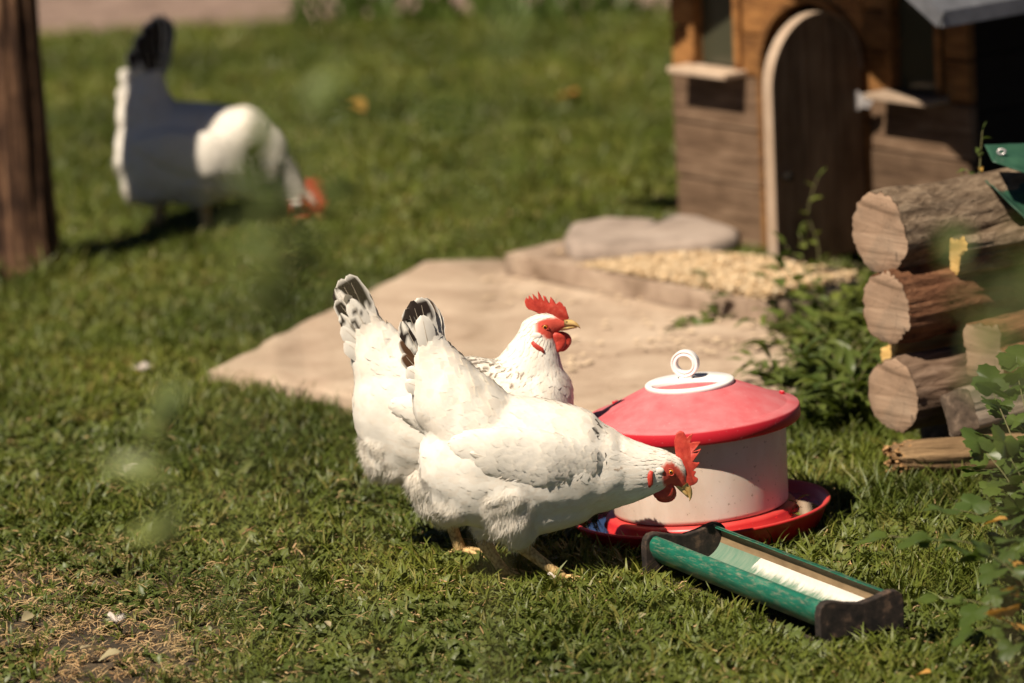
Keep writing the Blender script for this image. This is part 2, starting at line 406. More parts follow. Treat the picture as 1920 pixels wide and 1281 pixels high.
class Hen:
    """px/py picture points are read in the hen's own upright plane at distance Y, then kept as local metres."""
    def __init__(s, name, Y, base_px, label):
        s.Y = Y; s.k = Y / F_PX * 1.02
        b = G(*base_px); s.base = Vector((b.x, Y, 0))
        s.root = empty(name, s.base); tag(s.root, label, 'hen', 'white hens in the yard')
        s.nodes = []      # (pos, back_dir, radii, params)
    def L(s, px, py, off=0.0):       # local point; off: pixels towards (-) or away (+) from the viewer
        w = P(px, py, s.Y + off * s.k); return w - s.base
    def stroke(s, mb, nodes, par, flow=None, sub=5):
        pts = [(s.L(n[0], n[1], 0), n) for n in nodes]
        for i, (p, n) in enumerate(pts):
            a = pts[max(i - 1, 0)][0]; b = pts[min(i + 1, len(pts) - 1)][0]
            d = Vector(flow).normalized() if flow else (a - b).normalized()
            p2 = p + Vector((0, n[5] * s.k, 0))
            s.nodes.append((p2, d, Vector((n[2], n[4], n[3])) * s.k, par))
        for i in range(len(pts) - (len(pts) > 1)):
            p0, n0 = pts[i]; p1, n1 = pts[min(i + 1, len(pts) - 1)]
            for q in range(sub + (i == len(pts) - 2)):
                t = q / sub
                c = p0.lerp(p1, t); g = [n0[k] + (n1[k] - n0[k]) * t for k in range(6)]
                ellipsoid(mb, (c.x, c.y + g[5] * s.k, c.z), (g[2] * s.k, g[4] * s.k, g[3] * s.k))
    def near_node(s, p):
        best = None; bd = 1e9
        for n in s.nodes:
            e = p - n[0]; r = n[2]
            d = (e.x / r.x) ** 2 + (e.y / r.y) ** 2 + (e.z / r.z) ** 2
            if d < bd: bd = d; best = n
        return best
    def flow(s, p):
        acc = Vector((0, 0, 0)); 
        for n in s.nodes:
            e = p - n[0]; r = n[2]
            d = (e.x / r.x) ** 2 + (e.y / r.y) ** 2 + (e.z / r.z) ** 2
            acc += n[1] * math.exp(-2.2 * d)
        return acc
    def head_frame(s, eye, tip, scale):
        # maps head coordinates (picture-pixel units, x along the beak, z up) to local metres
        e = s.L(*eye); t = s.L(*tip); f = (t - e).normalized()
        a = R(2.6); f = Vector((f.x * math.cos(a) - f.z * math.sin(a), 0, f.x * math.sin(a) + f.z * math.cos(a)))
        u = Vector((-f.z, 0, f.x))
        s.hf = (e, f, u, s.k * scale)
    def H(s, x, z, y=0.0):
        e, f, u, k = s.hf; return e + (f * x + u * z + Vector((0, 1, 0)) * y) * k
    def Hinv(s, p):
        e, f, u, k = s.hf; d = p - e; return d.dot(f) / k, d.dot(u) / k, d.y / k

def grid_feather(mb, bvh, p, n, d, L, W, lift, camber, cols, jag=.0, rows=5, snug=1.0, off=.0006, curl=0.0):
    t = (d - n * d.dot(n))
    if t.length < 1e-5: return
    t.normalize(); side = n.cross(t).normalized()
    prof = (.30, .78, 1.0, .92, .52) if rows == 5 else None
    vs = []; cs = []; uv = []; ns = []
    for i in range(rows):
        a = i / (rows - 1)
        w = prof[i] if prof else math.sin(math.pi * min(.98, .12 + .8 * a)) ** .6
        for j, u in enumerate((-1, 0, 1)):
            ext = a * L - (abs(u) * .14 * L if i == rows - 1 else 0)
            q = p + t * ext + side * (u * w * W * .5 * (1 + random.uniform(-jag, jag))) + side * (curl * a * a * W)
            nn = n
            if bvh is not None:
                loc, nn, _, _ = bvh.find_nearest(q)
                if loc is not None:
                    h = off + lift * a ** 1.4 + camber * (1 - u * u)
                    if (q - loc).length < .03: q = loc + nn * h
                    else: q = q + n * h
            vs.append(q); cs.append(cols(a, u)); uv.append((u * .5 + .5, a)); ns.append(nn.copy())
    if hasattr(mb, 'nmix'):
        if getattr(mb, 'nrm', None) is None: mb.nrm = []
        mb.nrm += ns
    fs = [(i * 3 + j, (i + 1) * 3 + j, (i + 1) * 3 + j + 1, i * 3 + j + 1) for i in range(rows - 1) for j in (0, 1)]
    mb.add(vs, fs, cs); mb.uv += uv

def big_feather(root, tip, side_n, W, cfn, bend=0.0, nl=14, nw=6, cam=.004):
    """one quill feather with a curved vane, for tails"""
    mb = MB(); root = Vector(root); tip = Vector(tip); ax = tip - root; L = ax.length; t = ax.normalized()
    sd = t.cross(side_n).normalized(); nrm = sd.cross(t).normalized()
    vs = []; cs = []; uv = []
    for i in range(nl + 1):
        a = i / nl
        w = W * .5 * min(1, .25 + 1.6 * a) * (1 if a < .72 else math.sqrt(max(0.0, 1 - ((a - .72) / .285) ** 2)))
        for j in range(nw + 1):
            u = j / nw * 2 - 1
            jag = random.uniform(-.0012, .0012) if abs(u) == 1 else 0
            q = root + t * (a * L) + sd * (u * w + jag + bend * a * a * L) + nrm * (cam * (1 - u * u) + .006 * math.sin(a * 2.5))
            vs.append(q); cs.append(cfn(a, u)); uv.append((u * .5 + .5, a))
    k = nw + 1
    fs = [(i * k + j, i * k + j + 1, (i + 1) * k + j + 1, (i + 1) * k + j) for i in range(nl) for j in range(nw)]
    mb.add(vs, fs, cs); mb.uv += uv
    # quill
    mb2 = [root + t * (a * L) + sd * (bend * a * a * L) + nrm * (cam + .006 * math.sin(a * 2.5) + .0004) for a in (0, .3, .6, .9)]
    o = len(mb.v); mb.tube(mb2, [.0012, .0009, .0006, .0003], 4, cap=False, col=(.6, .52, .42)); mb.uv += [(0, 0)] * (len(mb.v) - o)
    return mb

def sample(me, spacing, n_try, rng):
    me.calc_loop_triangles()
    V = [v.co.copy() for v in me.vertices]; T = [(t.vertices[0], t.vertices[1], t.vertices[2]) for t in me.loop_triangles]
    cum = []; tot = 0
    for t in me.loop_triangles: tot += t.area; cum.append(tot)
    import bisect
    cell = .012; gridd = {}; out = []
    for _ in range(n_try):
        i = bisect.bisect(cum, rng.random() * tot); i = min(i, len(T) - 1)
        a, b, c = T[i]; r1 = math.sqrt(rng.random()); r2 = rng.random()
        p = V[a] * (1 - r1) + V[b] * (r1 * (1 - r2)) + V[c] * (r1 * r2)
        n = me.loop_triangles[i].normal.copy()
        sp = spacing(p)
        if sp is None: continue
        key = (int(p.x // cell), int(p.y // cell), int(p.z // cell)); ok = True
        for dx in (-1, 0, 1):
            for dy in (-1, 0, 1):
                for dz in (-1, 0, 1):
                    for q in gridd.get((key[0] + dx, key[1] + dy, key[2] + dz), ()):
                        if (q - p).length < sp: ok = False; break
                    if not ok: break
                if not ok: break
            if not ok: break
        if ok:
            gridd.setdefault(key, []).append(p); out.append((p, n))
    return out

def face_val(x, z):       # <1 on the bare red face
    a = ((x - 12) / 30) ** 2 + ((z + 1) / 15.5) ** 2
    b = ((x - 20) / 24) ** 2 + ((z + 10) / 13) ** 2
    return min(a, b)

def finish_hen(h, body_mb, wing_mb, speckle, tails, comb, legs, detail=1.0, seed=1, lobe=True):
    rng = random.Random(seed); random.seed(seed)
    me = remesh(body_mb, .0045, 9)
    for p in me.polygons: p.use_smooth = True
    vn = [v.normal.copy() for v in me.vertices]
    for v, nn in zip(me.vertices, vn):          # soft clumps of feathers
        par = h.near_node(v.co)[3]; am = par.get('lump', 0)
        hx, hz, hy = h.Hinv(v.co)
        if am and math.hypot(hx, hz) > 45:
            q = v.co; fd = h.flow(q).normalized(); al = q.dot(fd)
            r_ = q * 24 - fd * (al * 11) + Vector((seed, 0, 0))
            v.co = q + nn * am * (noise.noise(r_) + .5 * noise.noise(r_ * 2.3))
    me.update()
    at = me.color_attributes.new('pigment', 'FLOAT_COLOR', 'POINT'); cc = []
    for v in me.vertices:
        x, z, y = h.Hinv(v.co); fv = face_val(x, z)
        if x > 34: fv = min(fv, .5)
        if fv < 1 and x > -16: c = RED
        elif fv < 1.25 and x > -20: c = (.66, .33, .27)
        else: c = (.78, .74, .67)
        cc += [*c, 1]
    at.data.foreach_set('color', cc)
    me.materials.clear(); me.materials.append(M['body'])
    me.name = 'body'
    body = link('body', me, h.root)
    bvh = BVHTree.FromPolygons([v.co for v in me.vertices], [tuple(p.vertices) for p in me.polygons])
    # plumage
    def sp(p):
        x, z, y = h.Hinv(p)
        if face_val(x, z) < 1.15 and x > -18: return None
        if x > 26 and abs(z) < 40: return None
        return h.near_node(p)[3]['sp'] / detail
    pts = sample(me, sp, int(14000 * detail), rng)
    mb = MB(); fl = MB(); fl.nmix = .72; fl.nrm = []; mb.nmix = .30; mbf = MB(); mbf.nmix = .82
    for p, n in pts:
        nd = h.near_node(p); par = nd[3]
        d = h.flow(p)
        d = d.normalized() + Vector((0, 0, -par.get('droop', .15))) + Vector((rng.gauss(0, .12), rng.gauss(0, .12), rng.gauss(0, .12)))
        tint = rng.uniform(-.012, .012)
        base = tuple(max(0, c + tint) for c in (WHITE if rng.random() < par.get('white', .75) else CREAM))
        sk = speckle(p, rng)
        def cf(a, u, base=base, sk=sk):
            if sk and a > sk[1] and abs(u) < .6: return sk[0]
            return base
        hx, hz, hy = h.Hinv(p); sc = 1.0
        if math.hypot(hx, hz) < 60: sc = .35 + .65 * max(0, min(1, (math.hypot(hx, hz) - 18) / 42))
        L = par['L'] * sc * rng.uniform(.8, 1.2); W = par['W'] * sc * rng.uniform(.85, 1.15)
        grid_feather(mbf if par is PF else mb, bvh, p, n, d, L, W, par['lift'] * sc * rng.uniform(.6, 1.5) * max(.25, min(1, .25 + 1.2 * (n.z + .1))), .0006 * sc, cf, jag=par.get('jag', .1), curl=rng.uniform(-.2, .2))
    pl = mb.build('plumage', M['feather'], h.root); pl['kind'] = 'stuff'
    pl = mbf.build('belly_plumage', M['feather'], h.root); pl['kind'] = 'stuff'
    # loose down
    def sp2(p):
        nd = h.near_node(p)[3]
        return .0022 / nd['fluff'] if nd.get('fluff') else None
    for p, n in sample(me, sp2, int(52000 * detail), rng):
        par = h.near_node(p)[3]; d = h.flow(p).normalized() + Vector((0, 0, -.3))
        d = (d - n * d.dot(n) * .8).normalized() + n * rng.uniform(.05, .5) + Vector((rng.gauss(0, .25), rng.gauss(0, .25), rng.gauss(0, .25)))
        d.normalize(); L = rng.uniform(.006, .015); s = d.cross(n)
        if s.length < 1e-4: continue
        s = s.normalized() * .00036
        p0 = p + n * .0015; b = Vector((rng.gauss(0, .12), rng.gauss(0, .12), -.12)) * L
        m1 = p0 + d * L * .55 + b * .4; m2 = p0 + d * L + b
        c = (.79, .75, .68)
        gn = (s * 2).cross(m1 - p0)
        if gn.dot(n) < 0: s = -s
        fl.add([p0 - s, p0 + s, m1 + s * .8, m1 - s * .8, m2], [(0, 1, 2, 3), (3, 2, 4)], c); fl.uv += [(.5, .5)] * 5
        nb = (n * .8 + d * .2).normalized(); fl.nrm += [nb] * 5
    if fl.v:
        o = fl.build('down', M['feather'], h.root); o['kind'] = 'stuff'
    # wings
    for sgn, wmb in ((-1, wing_mb[0]), (1, wing_mb[1])):
        wm = remesh(wmb, .004, 8)
        for p in wm.polygons: p.use_smooth = True
        at = wm.color_attributes.new('pigment', 'FLOAT_COLOR', 'POINT'); at.data.foreach_set('color', [.85, .82, .77, 1] * len(wm.vertices))
        wm.materials.clear(); wm.materials.append(M['body'])
        wo = link('wing', wm, h.root)
        wb = BVHTree.FromPolygons([v.co for v in wm.vertices], [tuple(p.vertices) for p in wm.polygons])
        xs = [v.co.x for v in wm.vertices]; x0, x1 = min(xs), max(xs)
        mbw = MB(); mbw.nmix = .25
        for p, n in sample(wm, lambda p: .0068, 5000, rng):
            if n.y * sgn < -.25: continue
            a = (x1 - p.x) / (x1 - x0)       # 0 at the shoulder, 1 at the wing tip
            d = h.wing_dir + Vector((rng.gauss(0, .06), 0, rng.gauss(0, .06)))
            L = (.022 + .040 * a) * rng.uniform(.85, 1.15); W = (.015 + .008 * a) * rng.uniform(.85, 1.15)
            if a > .86: L *= .55
            tint = rng.uniform(-.01, .01); base = tuple(c + tint for c in WHITE); sk = speckle(p, rng)
            grid_feather(mbw, wb, p, n, d, L, W, .0034 * rng.uniform(.5, 1.5), .0010, (lambda a, u, b=base, sk=sk: sk[0] if sk and a > sk[1] and abs(u) < .6 else b), jag=.06, curl=rng.uniform(-.12, .12))
        f = mbw.build('wing_plumage', M['feather'], wo); f['kind'] = 'stuff'
        # long flight feathers showing along the lower wing edge
        for (ra, ta, W) in h.flights:
            r0 = h.L(ra[0], ra[1], sgn * ra[2]); t0 = h.L(ta[0], ta[1], sgn * ta[2])
            q = big_feather(r0, t0, Vector((0, sgn, .1)), W, lambda a, u: (.74, .70, .64) if u > -.8 else (.55, .48, .4), bend=.03 * sgn, cam=.002)
            q.build('flight_feather', M['feather'], wo)
    for r0, t0, off, W, cf, bend in tails:
        q = big_feather(h.L(r0[0], r0[1], off * .6), h.L(t0[0], t0[1], off), Vector((.15, -1 if off <= 0 else 1, .05)), W, cf, bend)
        q.build('tail_feather', M['feather'], h.root)
    # comb: upright fleshy blade with teeth
    pts = [h.L(x, y) for x, y in comb]; n = len(pts); th = 3.4 * h.k; mb = MB()
    sway = [1.2 * h.k * math.sin(p.x * 260 + p.z * 140) for p in pts]
    mb.add([p + Vector((0, -th + w, 0)) for p, w in zip(pts, sway)] + [p + Vector((0, th + w, 0)) for p, w in zip(pts, sway)], [tuple(range(n)), tuple(range(2 * n - 1, n - 1, -1))] + [(i, i + n, (i + 1) % n + n, (i + 1) % n) for i in range(n)])
    cme = mb.mesh('comb', M['red_skin']); bm = bmesh.new(); bm.from_mesh(cme); bmesh.ops.recalc_face_normals(bm, faces=bm.faces); bm.to_mesh(cme); bm.free()
    link('comb', cme, h.root, bevel=1.5 * h.k)
    # beak: two mandibles
    for nm, secs in (('upper_beak', [(36, 3, 9, 8), (44, 4, 8, 7), (52, 3.2, 6.6, 5.6), (59, .8, 5, 4.2), (64, -2.5, 3, 2.6), (67, -6.5, .8, .8)]),
                     ('lower_beak', [(30, -5.5, 5.5, 6.5), (42, -4.5, 4.6, 5.4), (52, -3.2, 3.6, 4), (60, -3.6, 1.6, 2)])):
        mb = MB(); nr = 12; vs = []
        for (x, z, rz, ry) in secs:
            for j in range(nr):
                t = 2 * math.pi * j / nr
                zz = math.sin(t); zz = zz if nm == 'lower_beak' or zz > 0 else zz * .7
                vs.append(h.H(x, z + rz * zz, ry * math.cos(t)))
        fs = [(i * nr + j, i * nr + (j + 1) % nr, (i + 1) * nr + (j + 1) % nr, (i + 1) * nr + j) for i in range(len(secs) - 1) for j in range(nr)]
        fs += [tuple(range(nr)), tuple(range((len(secs) - 1) * nr, len(secs) * nr))]
        mb.add(vs, fs); ob = mb.build(nm, M['beak'], h.root)
        if nm == 'upper_beak':
            for sg in (-1, 1):
                nb = MB(); ellipsoid(nb, h.H(41, 7.5, sg * 6.2), [1.9 * h.k, 1.0 * h.k, 1.2 * h.k], 8, 6); nb.build('nostril', M['pupil'], ob)
    # wattles, ear lobes, eyes on both sides
    for sg in (-1, 1):
        mb = MB(); nr = 20; vs = []; 
        cx, cz, ra, rb = (23, -31, 17, 19.5)
        if sg > 0: cx, cz = 33, -32
        for l, (f, yo) in enumerate(((.0, -3.4), (.55, -3.6), (.85, -3.4), (1, -.6), (1, .8), (.8, 3.0), (0, 3.2))):
            for j in range(nr):
                t = 2 * math.pi * j / nr
                wob = 1 + .05 * math.sin(3 * t + 1)
                vs.append(h.H(cx + f * ra * wob * math.cos(t), cz + f * rb * wob * math.sin(t) + (2 if f == 0 else 0), sg * 8 + yo + 2.2 * math.sin(2 * t + f * 2) * f))
        fs = [(i * nr + j, i * nr + (j + 1) % nr, (i + 1) * nr + (j + 1) % nr, (i + 1) * nr + j) for i in range(6) for j in range(nr)]
        mb.add(vs, fs); mb.build('wattle', M['red_skin'], h.root)
        if lobe:
            def surf(x, z):
                o = h.H(x, z, sg * 60); loc, nn, _, _ = bvh.ray_cast(o, Vector((0, -sg, 0))); return loc if loc else h.H(x, z, sg * 16)
            mb = MB()
            prof = [(-24, -25), (-20, -31), (-13, -36), (-6, -40), (-2, -46)]
            pp = [surf(a, b) + Vector((0, sg * .0015, 0)) for a, b in prof]
            mb.tube(pp, [3.5 * h.k, 5.5 * h.k, 6.2 * h.k, 5 * h.k, 2.2 * h.k], 10, squash=.55)
            mb.build('ear_lobe', M['red_skin'], h.root)
            mb = MB(); c = surf(-16, -15); ellipsoid(mb, c, [10.5 * h.k, 2.6 * h.k, 6.5 * h.k], 14, 8); mb.build('ear_patch', M['white_skin'], h.root)
            c = surf(0, 0); rE = 5.7 * h.k
            ctr = Vector((c.x, c.y - sg * .45 * rE, c.z))
            em = MB(); ellipsoid(em, ctr, [rE, rE, rE], 18, 12)   # the ball sits in its socket
            eo = em.build('eye', M['iris'], h.root)
            pm = MB(); ellipsoid(pm, ctr + Vector((0, sg * rE * .80, 0)), [rE * .48, rE * .24, rE * .48], 14, 8); pm.build('pupil', M['pupil'], eo)
            # dark lid rim
            lm = MB(); lp = []
            for j in range(21):
                t = 2 * math.pi * j / 20
                lp.append(h.H(6.6 * math.cos(t), 5.4 * math.sin(t), 0) * 1.0)
            lp = [Vector((q.x, c.y + sg * .0012, q.z)) for q in lp]
            lm.tube(lp, 1.0 * h.k, 6, cap=False); lm.build('eyelid', M['red_skin'], eo)
    for (hock, ankle, toes_dir, off) in legs:
        mb = MB(); a = h.L(hock[0], hock[1], off); b = h.L(ankle[0], ankle[1], off)
        b.z = .006
        up = a + (a - b) * .35
        pts = [up, a, a.lerp(b, .3), a.lerp(b, .65), a.lerp(b, .92), b]
        k = h.k
        mb.tube(pts, [14 * k, 13 * k, 11 * k, 10.5 * k, 12 * k, 10 * k], 12)
        lo = mb.build('leg', M['leg'], h.root)
        for ang, ln in ((0, .062), (34, .05), (-34, .05), (172, .026)):
            dd = Matrix.Rotation(R(ang + toes_dir), 3, 'Z') @ Vector((1, 0, 0))
            t = MB(); e = b + dd * ln
            t.tube([b + Vector((0, 0, .003)), b + dd * ln * .35 + Vector((0, 0, .002)), b + dd * ln * .7 + Vector((0, 0, -.003)), e + Vector((0, 0, -.006)), e + dd * .008 + Vector((0, 0, -.010))], [7 * k, 5.2 * k, 4.5 * k, 3.4 * k, .8 * k], 8)
            t.build('toe', M['leg'], lo)
    return body

PB = dict(L=.036, W=.022, lift=.0024, sp=.0078, white=.7, lump=.0022)                     # back
PS = dict(L=.042, W=.021, lift=.0046, sp=.0082, white=.7, jag=.15, lump=.003, fluff=.3)              # saddle, cushion
PN = dict(L=.028, W=.0095, lift=.0013, sp=.0046, white=.7, jag=.15, droop=.05)  # hackle
PR = dict(L=.032, W=.020, lift=.0015, sp=.0072, white=.6, lump=.003, fluff=.35)                      # breast
PF = dict(L=.036, W=.022, lift=.0007, sp=.0080, white=.3, jag=.25, droop=.5, fluff=1.25, lump=.0060)  # belly, thighs
PT = dict(L=.044, W=.020, lift=.0030, lump=.002, sp=.0085, white=.85, droop=0)            # tail coverts

def streaky(seed, dens=.45, dark=DARK):
    def f(a, u):
        v = noise.noise(Vector((u * 2.2 + seed * 7.1, a * 5.0, seed)))
        return dark if (v > (.35 - dens * a) and a > .25) else WHITE
    return f
def tipdark(start=.55, rim=.0, dark=DARK):
    def f(a, u):
        if a > start + .06 * math.sin(u * 5) and abs(u) < 1 - rim and a < 1 - rim * .5: return dark
        return WHITE
    return f
def white_f(a, u): return (.78, .75, .70)

# ================================================================== hen leaning forward beside the drinker
h1 = Hen('hen', 9.70, (985, 1092), 'white hen leaning forward with lowered head in front of the red drinker')
b = MB()
h1.stroke(b, [(852, 866, 66, 90, 80, 0), (905, 870, 90, 122, 98, 0), (960, 868, 100, 128, 104, 0), (1020, 866, 100, 118, 100, 0), (1075, 868, 80, 106, 88, 0)], PB)
h1.stroke(b, [(1085, 872, 70, 98, 82, 0), (1125, 878, 60, 84, 68, 0)], PR)
h1.stroke(b, [(1130, 880, 55, 78, 62, 0), (1170, 884, 48, 63, 50, 0), (1205, 883, 42, 50, 40, 0), (1238, 880, 34, 38, 30, 0)], PN)
h1.stroke(b, [(822, 700, 52, 52, 36, 0), (848, 755, 74, 78, 62, 0), (895, 805, 85, 92, 82, 0)], PS)
h1.stroke(b, [(800, 650, 34, 36, 18, 0), (820, 700, 50, 50, 34, 0)], PT)
h1.stroke(b, [(845, 880, 58, 66, 70, 0), (868, 935, 62, 48, 66, 0)], PF, flow=(-.6, 0, -.7))
h1.stroke(b, [(955, 912, 78, 70, 70, -32), (960, 962, 54, 44, 42, -44), (975, 992, 30, 26, 26, -44)], PF, flow=(.12, 0, -1))
h1.stroke(b, [(925, 925, 78, 66, 60, 30), (925, 975, 48, 42, 38, 40), (916, 1004, 28, 24, 24, 42)], PF, flow=(-.1, 0, -1))
h1.stroke(b, [(1000, 960, 70, 40, 70, 0), (1060, 945, 60, 44, 62, 0)], PR)
h1.head_frame((1257, 880), (1296.6, 939.5), 1.07)
def hd(h, b):
    for (x, z, rx, rz, hw) in ((-6, 2, 27, 22, 17), (6, 3, 24, 19, 15.5), (2, -12, 20, 19, 15), (20, 1, 18, 15, 12), (33, 1, 12, 10.5, 9), (-22, -8, 24, 24, 19)):
        c = h.H(x, z); s_ = h.hf[3]; ellipsoid(b, c, (rx * s_, hw * s_, rz * s_))
        h.nodes.append((c, -h.hf[1], Vector((rx, hw, rz)) * s_, PN))
hd(h1, b)
def wing_strokes(h, nodes):
    out = []
    keep = list(h.nodes)
    for sg in (1, -1):
        w = MB(); h.stroke(w, [(n[0], n[1] + (0 if sg > 0 else -22), n[2], n[3], n[4], n[5] * sg) for n in nodes], PB); out.append(w)
    h.nodes = keep
    return out
w1 = wing_strokes(h1, [(850, 818, 12, 12, 5, -58), (882, 822, 28, 32, 12, -76), (940, 832, 48, 50, 18, -88), (1010, 845, 55, 56, 19, -86), (1075, 855, 46, 48, 14, -70), (1115, 860, 30, 34, 8, -54)])
h1.wing_dir = (h1.L(838, 815) - h1.L(1100, 858)).normalized()
h1.flights = [((985, 882, 99), (908, 862, 95), .013), ((960, 872, 99), (882, 846, 92), .013)]
def speck1(p, rng):
    a = h1.L(1146, 812, -30); bq = h1.L(1142, 872, -55)
    if (p - a).length < .020 and rng.random() < .55: return (DARK, .45)
    if (p - bq).length < .016 and rng.random() < .30: return ((.22, .15, .10), .5)
    if p.x > h1.L(1120, 900).x and rng.random() < .03: return ((.35, .25, .17), .7)
    return None
T1 = [((822, 690), (812, 574), 8, .034, white_f, .02), ((818, 692), (800, 560), 3, .040, tipdark(.72, .0, BROWN), .02), ((815, 695), (786, 557), -2, .042, tipdark(.70, .06, DARK), .0),
      ((812, 698), (772, 563), -6, .038, streaky(1.3, .55), 0), ((808, 702), (762, 578), -9, .036, streaky(2.9, .60), 0), ((806, 706), (756, 600), -11, .034, streaky(4.4, .5), -.02),
      ((810, 690), (790, 590), -14, .034, white_f, .0), ((806, 712), (754, 630), -10, .032, tipdark(.35, .12, BROWN), -.02), ((806, 722), (757, 660), -12, .030, tipdark(.45, .0, BROWN), -.03),
      ((812, 720), (762, 690), -16, .034, white_f, 0), ((815, 735), (760, 715), -18, .034, white_f, 0),
      ((822, 690), (800, 575), 14, .036, streaky(6.1, .4), 0), ((816, 700), (770, 590), 16, .036, streaky(8.8, .4), 0)]
def zz(pts, ox, oy, s): return [(ox + a * s, oy + b_ * s) for a, b_ in pts]
comb1 = zz([(690, 490), (675, 400), (668, 300), (690, 215), (735, 180), (785, 195), (805, 240), (820, 262), (850, 235), (890, 205), (875, 260), (858, 322), (900, 312), (988, 312), (940, 370), (890, 428), (930, 415), (992, 392), (960, 450), (890, 545), (930, 562), (976, 560), (945, 610), (893, 655), (932, 668), (905, 722), (955, 752), (945, 795), (905, 825), (850, 842), (800, 780), (770, 700), (730, 600)], 1160, 780, .1561)
finish_hen(h1, b, w1, speck1, T1, comb1, [((985, 1030), (1058, 1094), -8, -30), ((915, 1028), (948, 1078), 5, 34)], 1.0, 3)

# ================================================================== hen standing upright behind it
h2 = Hen('hen', 9.95, (880, 1034), 'white hen standing upright with raised head and grey-flecked neck on the lawn')
b = MB()
h2.stroke(b, [(722, 765, 62, 100, 76, 0), (775, 785, 85, 125, 92, 0), (840, 800, 100, 132, 102, 0), (905, 800, 100, 130, 104, 0)], PB)
h2.stroke(b, [(950, 792, 90, 122, 98, 0), (1002, 775, 74, 100, 82, 0), (1008, 740, 66, 72, 66, 0)], PR)
h2.stroke(b, [(985, 722, 70, 72, 60, 0), (995, 690, 58, 58, 50, 0), (1002, 660, 44, 46, 39, 0), (1007, 632, 33, 36, 29, 0)], PN, flow=(-.35, 0, -1))
h2.stroke(b, [(700, 648, 44, 46, 30, 0), (728, 695, 66, 70, 55, 0), (780, 730, 85, 88, 76, 0)], PS)
h2.stroke(b, [(678, 608, 30, 34, 16, 0), (700, 648, 44, 46, 30, 0)], PT)
h2.stroke(b, [(720, 815, 48, 62, 66, 0), (742, 862, 62, 44, 62, 0)], PF, flow=(-.5, 0, -.8))
h2.stroke(b, [(835, 880, 80, 70, 66, -30), (830, 935, 48, 40, 40, -38), (832, 958, 26, 22, 22, -38)], PF, flow=(-.05, 0, -1))
h2.stroke(b, [(880, 880, 76, 66, 60, 32), (895, 935, 44, 38, 36, 40), (900, 958, 25, 22, 22, 40)], PF, flow=(.05, 0, -1))
h2.head_frame((1021.5, 610), (1088, 613), 1.0)
hd(h2, b)
w2 = wing_strokes(h2, [(745, 745, 14, 14, 7, -76), (790, 755, 30, 34, 14, -84), (845, 770, 48, 48, 18, -90), (910, 785, 54, 54, 19, -90), (965, 790, 44, 48, 18, -80), (1000, 785, 28, 34, 14, -66)])
h2.wing_dir = (h2.L(745, 745) - h2.L(990, 788)).normalized()
h2.flights = [((880, 828, 101), (795, 800, 95), .013)]
def speck2(p, rng):
    z0 = h2.L(950, 690, -30)
    x, z, y = h2.Hinv(p)
    if -105 < x < -25 and -150 < z < -58 and rng.random() < .34: return ((.20, .15, .11), .55)
    if (p - h2.L(925, 680, -20)).length < .035 and rng.random() < .7: return ((.12, .09, .07), .35)
    return None
T2 = [((722, 655), (662, 524), 6, .034, white_f, .02), ((718, 655), (648, 517), 0, .042, tipdark(.55, .14, DARK), .02), ((714, 656), (636, 524), -4, .042, tipdark(.50, .10, DARK), 0),
      ((710, 660), (628, 540), -8, .036, streaky(3.3, .55), 0), ((708, 664), (632, 560), -10, .034, tipdark(.5, 0, DARK), -.02), ((710, 660), (655, 560), -14, .034, streaky(5.2, .35), 0),
      ((708, 670), (640, 585), -12, .034, streaky(9.2, .2), -.02), ((708, 676), (642, 610), -14, .034, white_f, -.02), ((712, 690), (646, 640), -16, .036, white_f, 0),
      ((722, 660), (650, 540), 14, .036, streaky(2.2, .4), 0), ((716, 664), (640, 566), 16, .036, streaky(7.7, .4), 0)]
comb2 = zz([(505, 485), (420, 445), (360, 425), (325, 380), (310, 320), (335, 270), (360, 300), (368, 240), (400, 275), (432, 305), (415, 220), (450, 250), (495, 300), (485, 185), (515, 225), (560, 310), (575, 325), (556, 245), (590, 258), (640, 350), (650, 300), (655, 258), (700, 310), (732, 362), (755, 345), (775, 325), (815, 355), (830, 388), (850, 390), (868, 430), (885, 490), (905, 548), (850, 572), (760, 560), (680, 500), (600, 470)], 940, 520, .1405)
finish_hen(h2, b, w2, speck2, T2, comb2, [((838, 962), (864, 1032), -5, -36), ((905, 965), (925, 1026), 8, 36)], 1.0, 5)

# ================================================================== hen pecking in the post's shadow, far off
h3 = Hen('hen', 13.27, (340, 432), 'white hen with black tail pecking on the lawn beyond the wooden post')
b = MB()
h3.stroke(b, [(298, 285, 82, 92, 74, 0), (355, 288, 90, 96, 80, 0), (420, 285, 80, 88, 76, 0)], PB)
h3.stroke(b, [(455, 285, 68, 86, 70, 0), (492, 305, 52, 70, 58, 0)], PR)
h3.stroke(b, [(500, 310, 44, 58, 50, 0), (532, 340, 34, 40, 34, 0), (556, 366, 24, 28, 24, 0)], PN)
h3.stroke(b, [(270, 180, 44, 46, 26, 0), (276, 220, 56, 56, 46, 0), (310, 260, 70, 70, 66, 0)], PS)
h3.stroke(b, [(280, 150, 26, 34, 14, 0), (272, 180, 42, 46, 26, 0)], PT)
h3.stroke(b, [(262, 300, 46, 48, 56, 0), (285, 345, 55, 40, 54, 0)], PF, flow=(-.5, 0, -.8))
h3.stroke(b, [(315, 330, 56, 42, 46, 28), (304, 362, 26, 22, 22, 34)], PF, flow=(0, 0, -1))
h3.stroke(b, [(370, 330, 56, 42, 46, -28), (379, 360, 26, 22, 22, -34)], PF, flow=(0, 0, -1))
h3.head_frame((572, 378), (606, 420), .80)
hd(h3, b)
w3 = wing_strokes(h3, [(262, 262, 12, 12, 6, -60), (320, 268, 34, 36, 14, -72), (390, 280, 44, 44, 15, -74), (450, 290, 28, 34, 12, -62)])
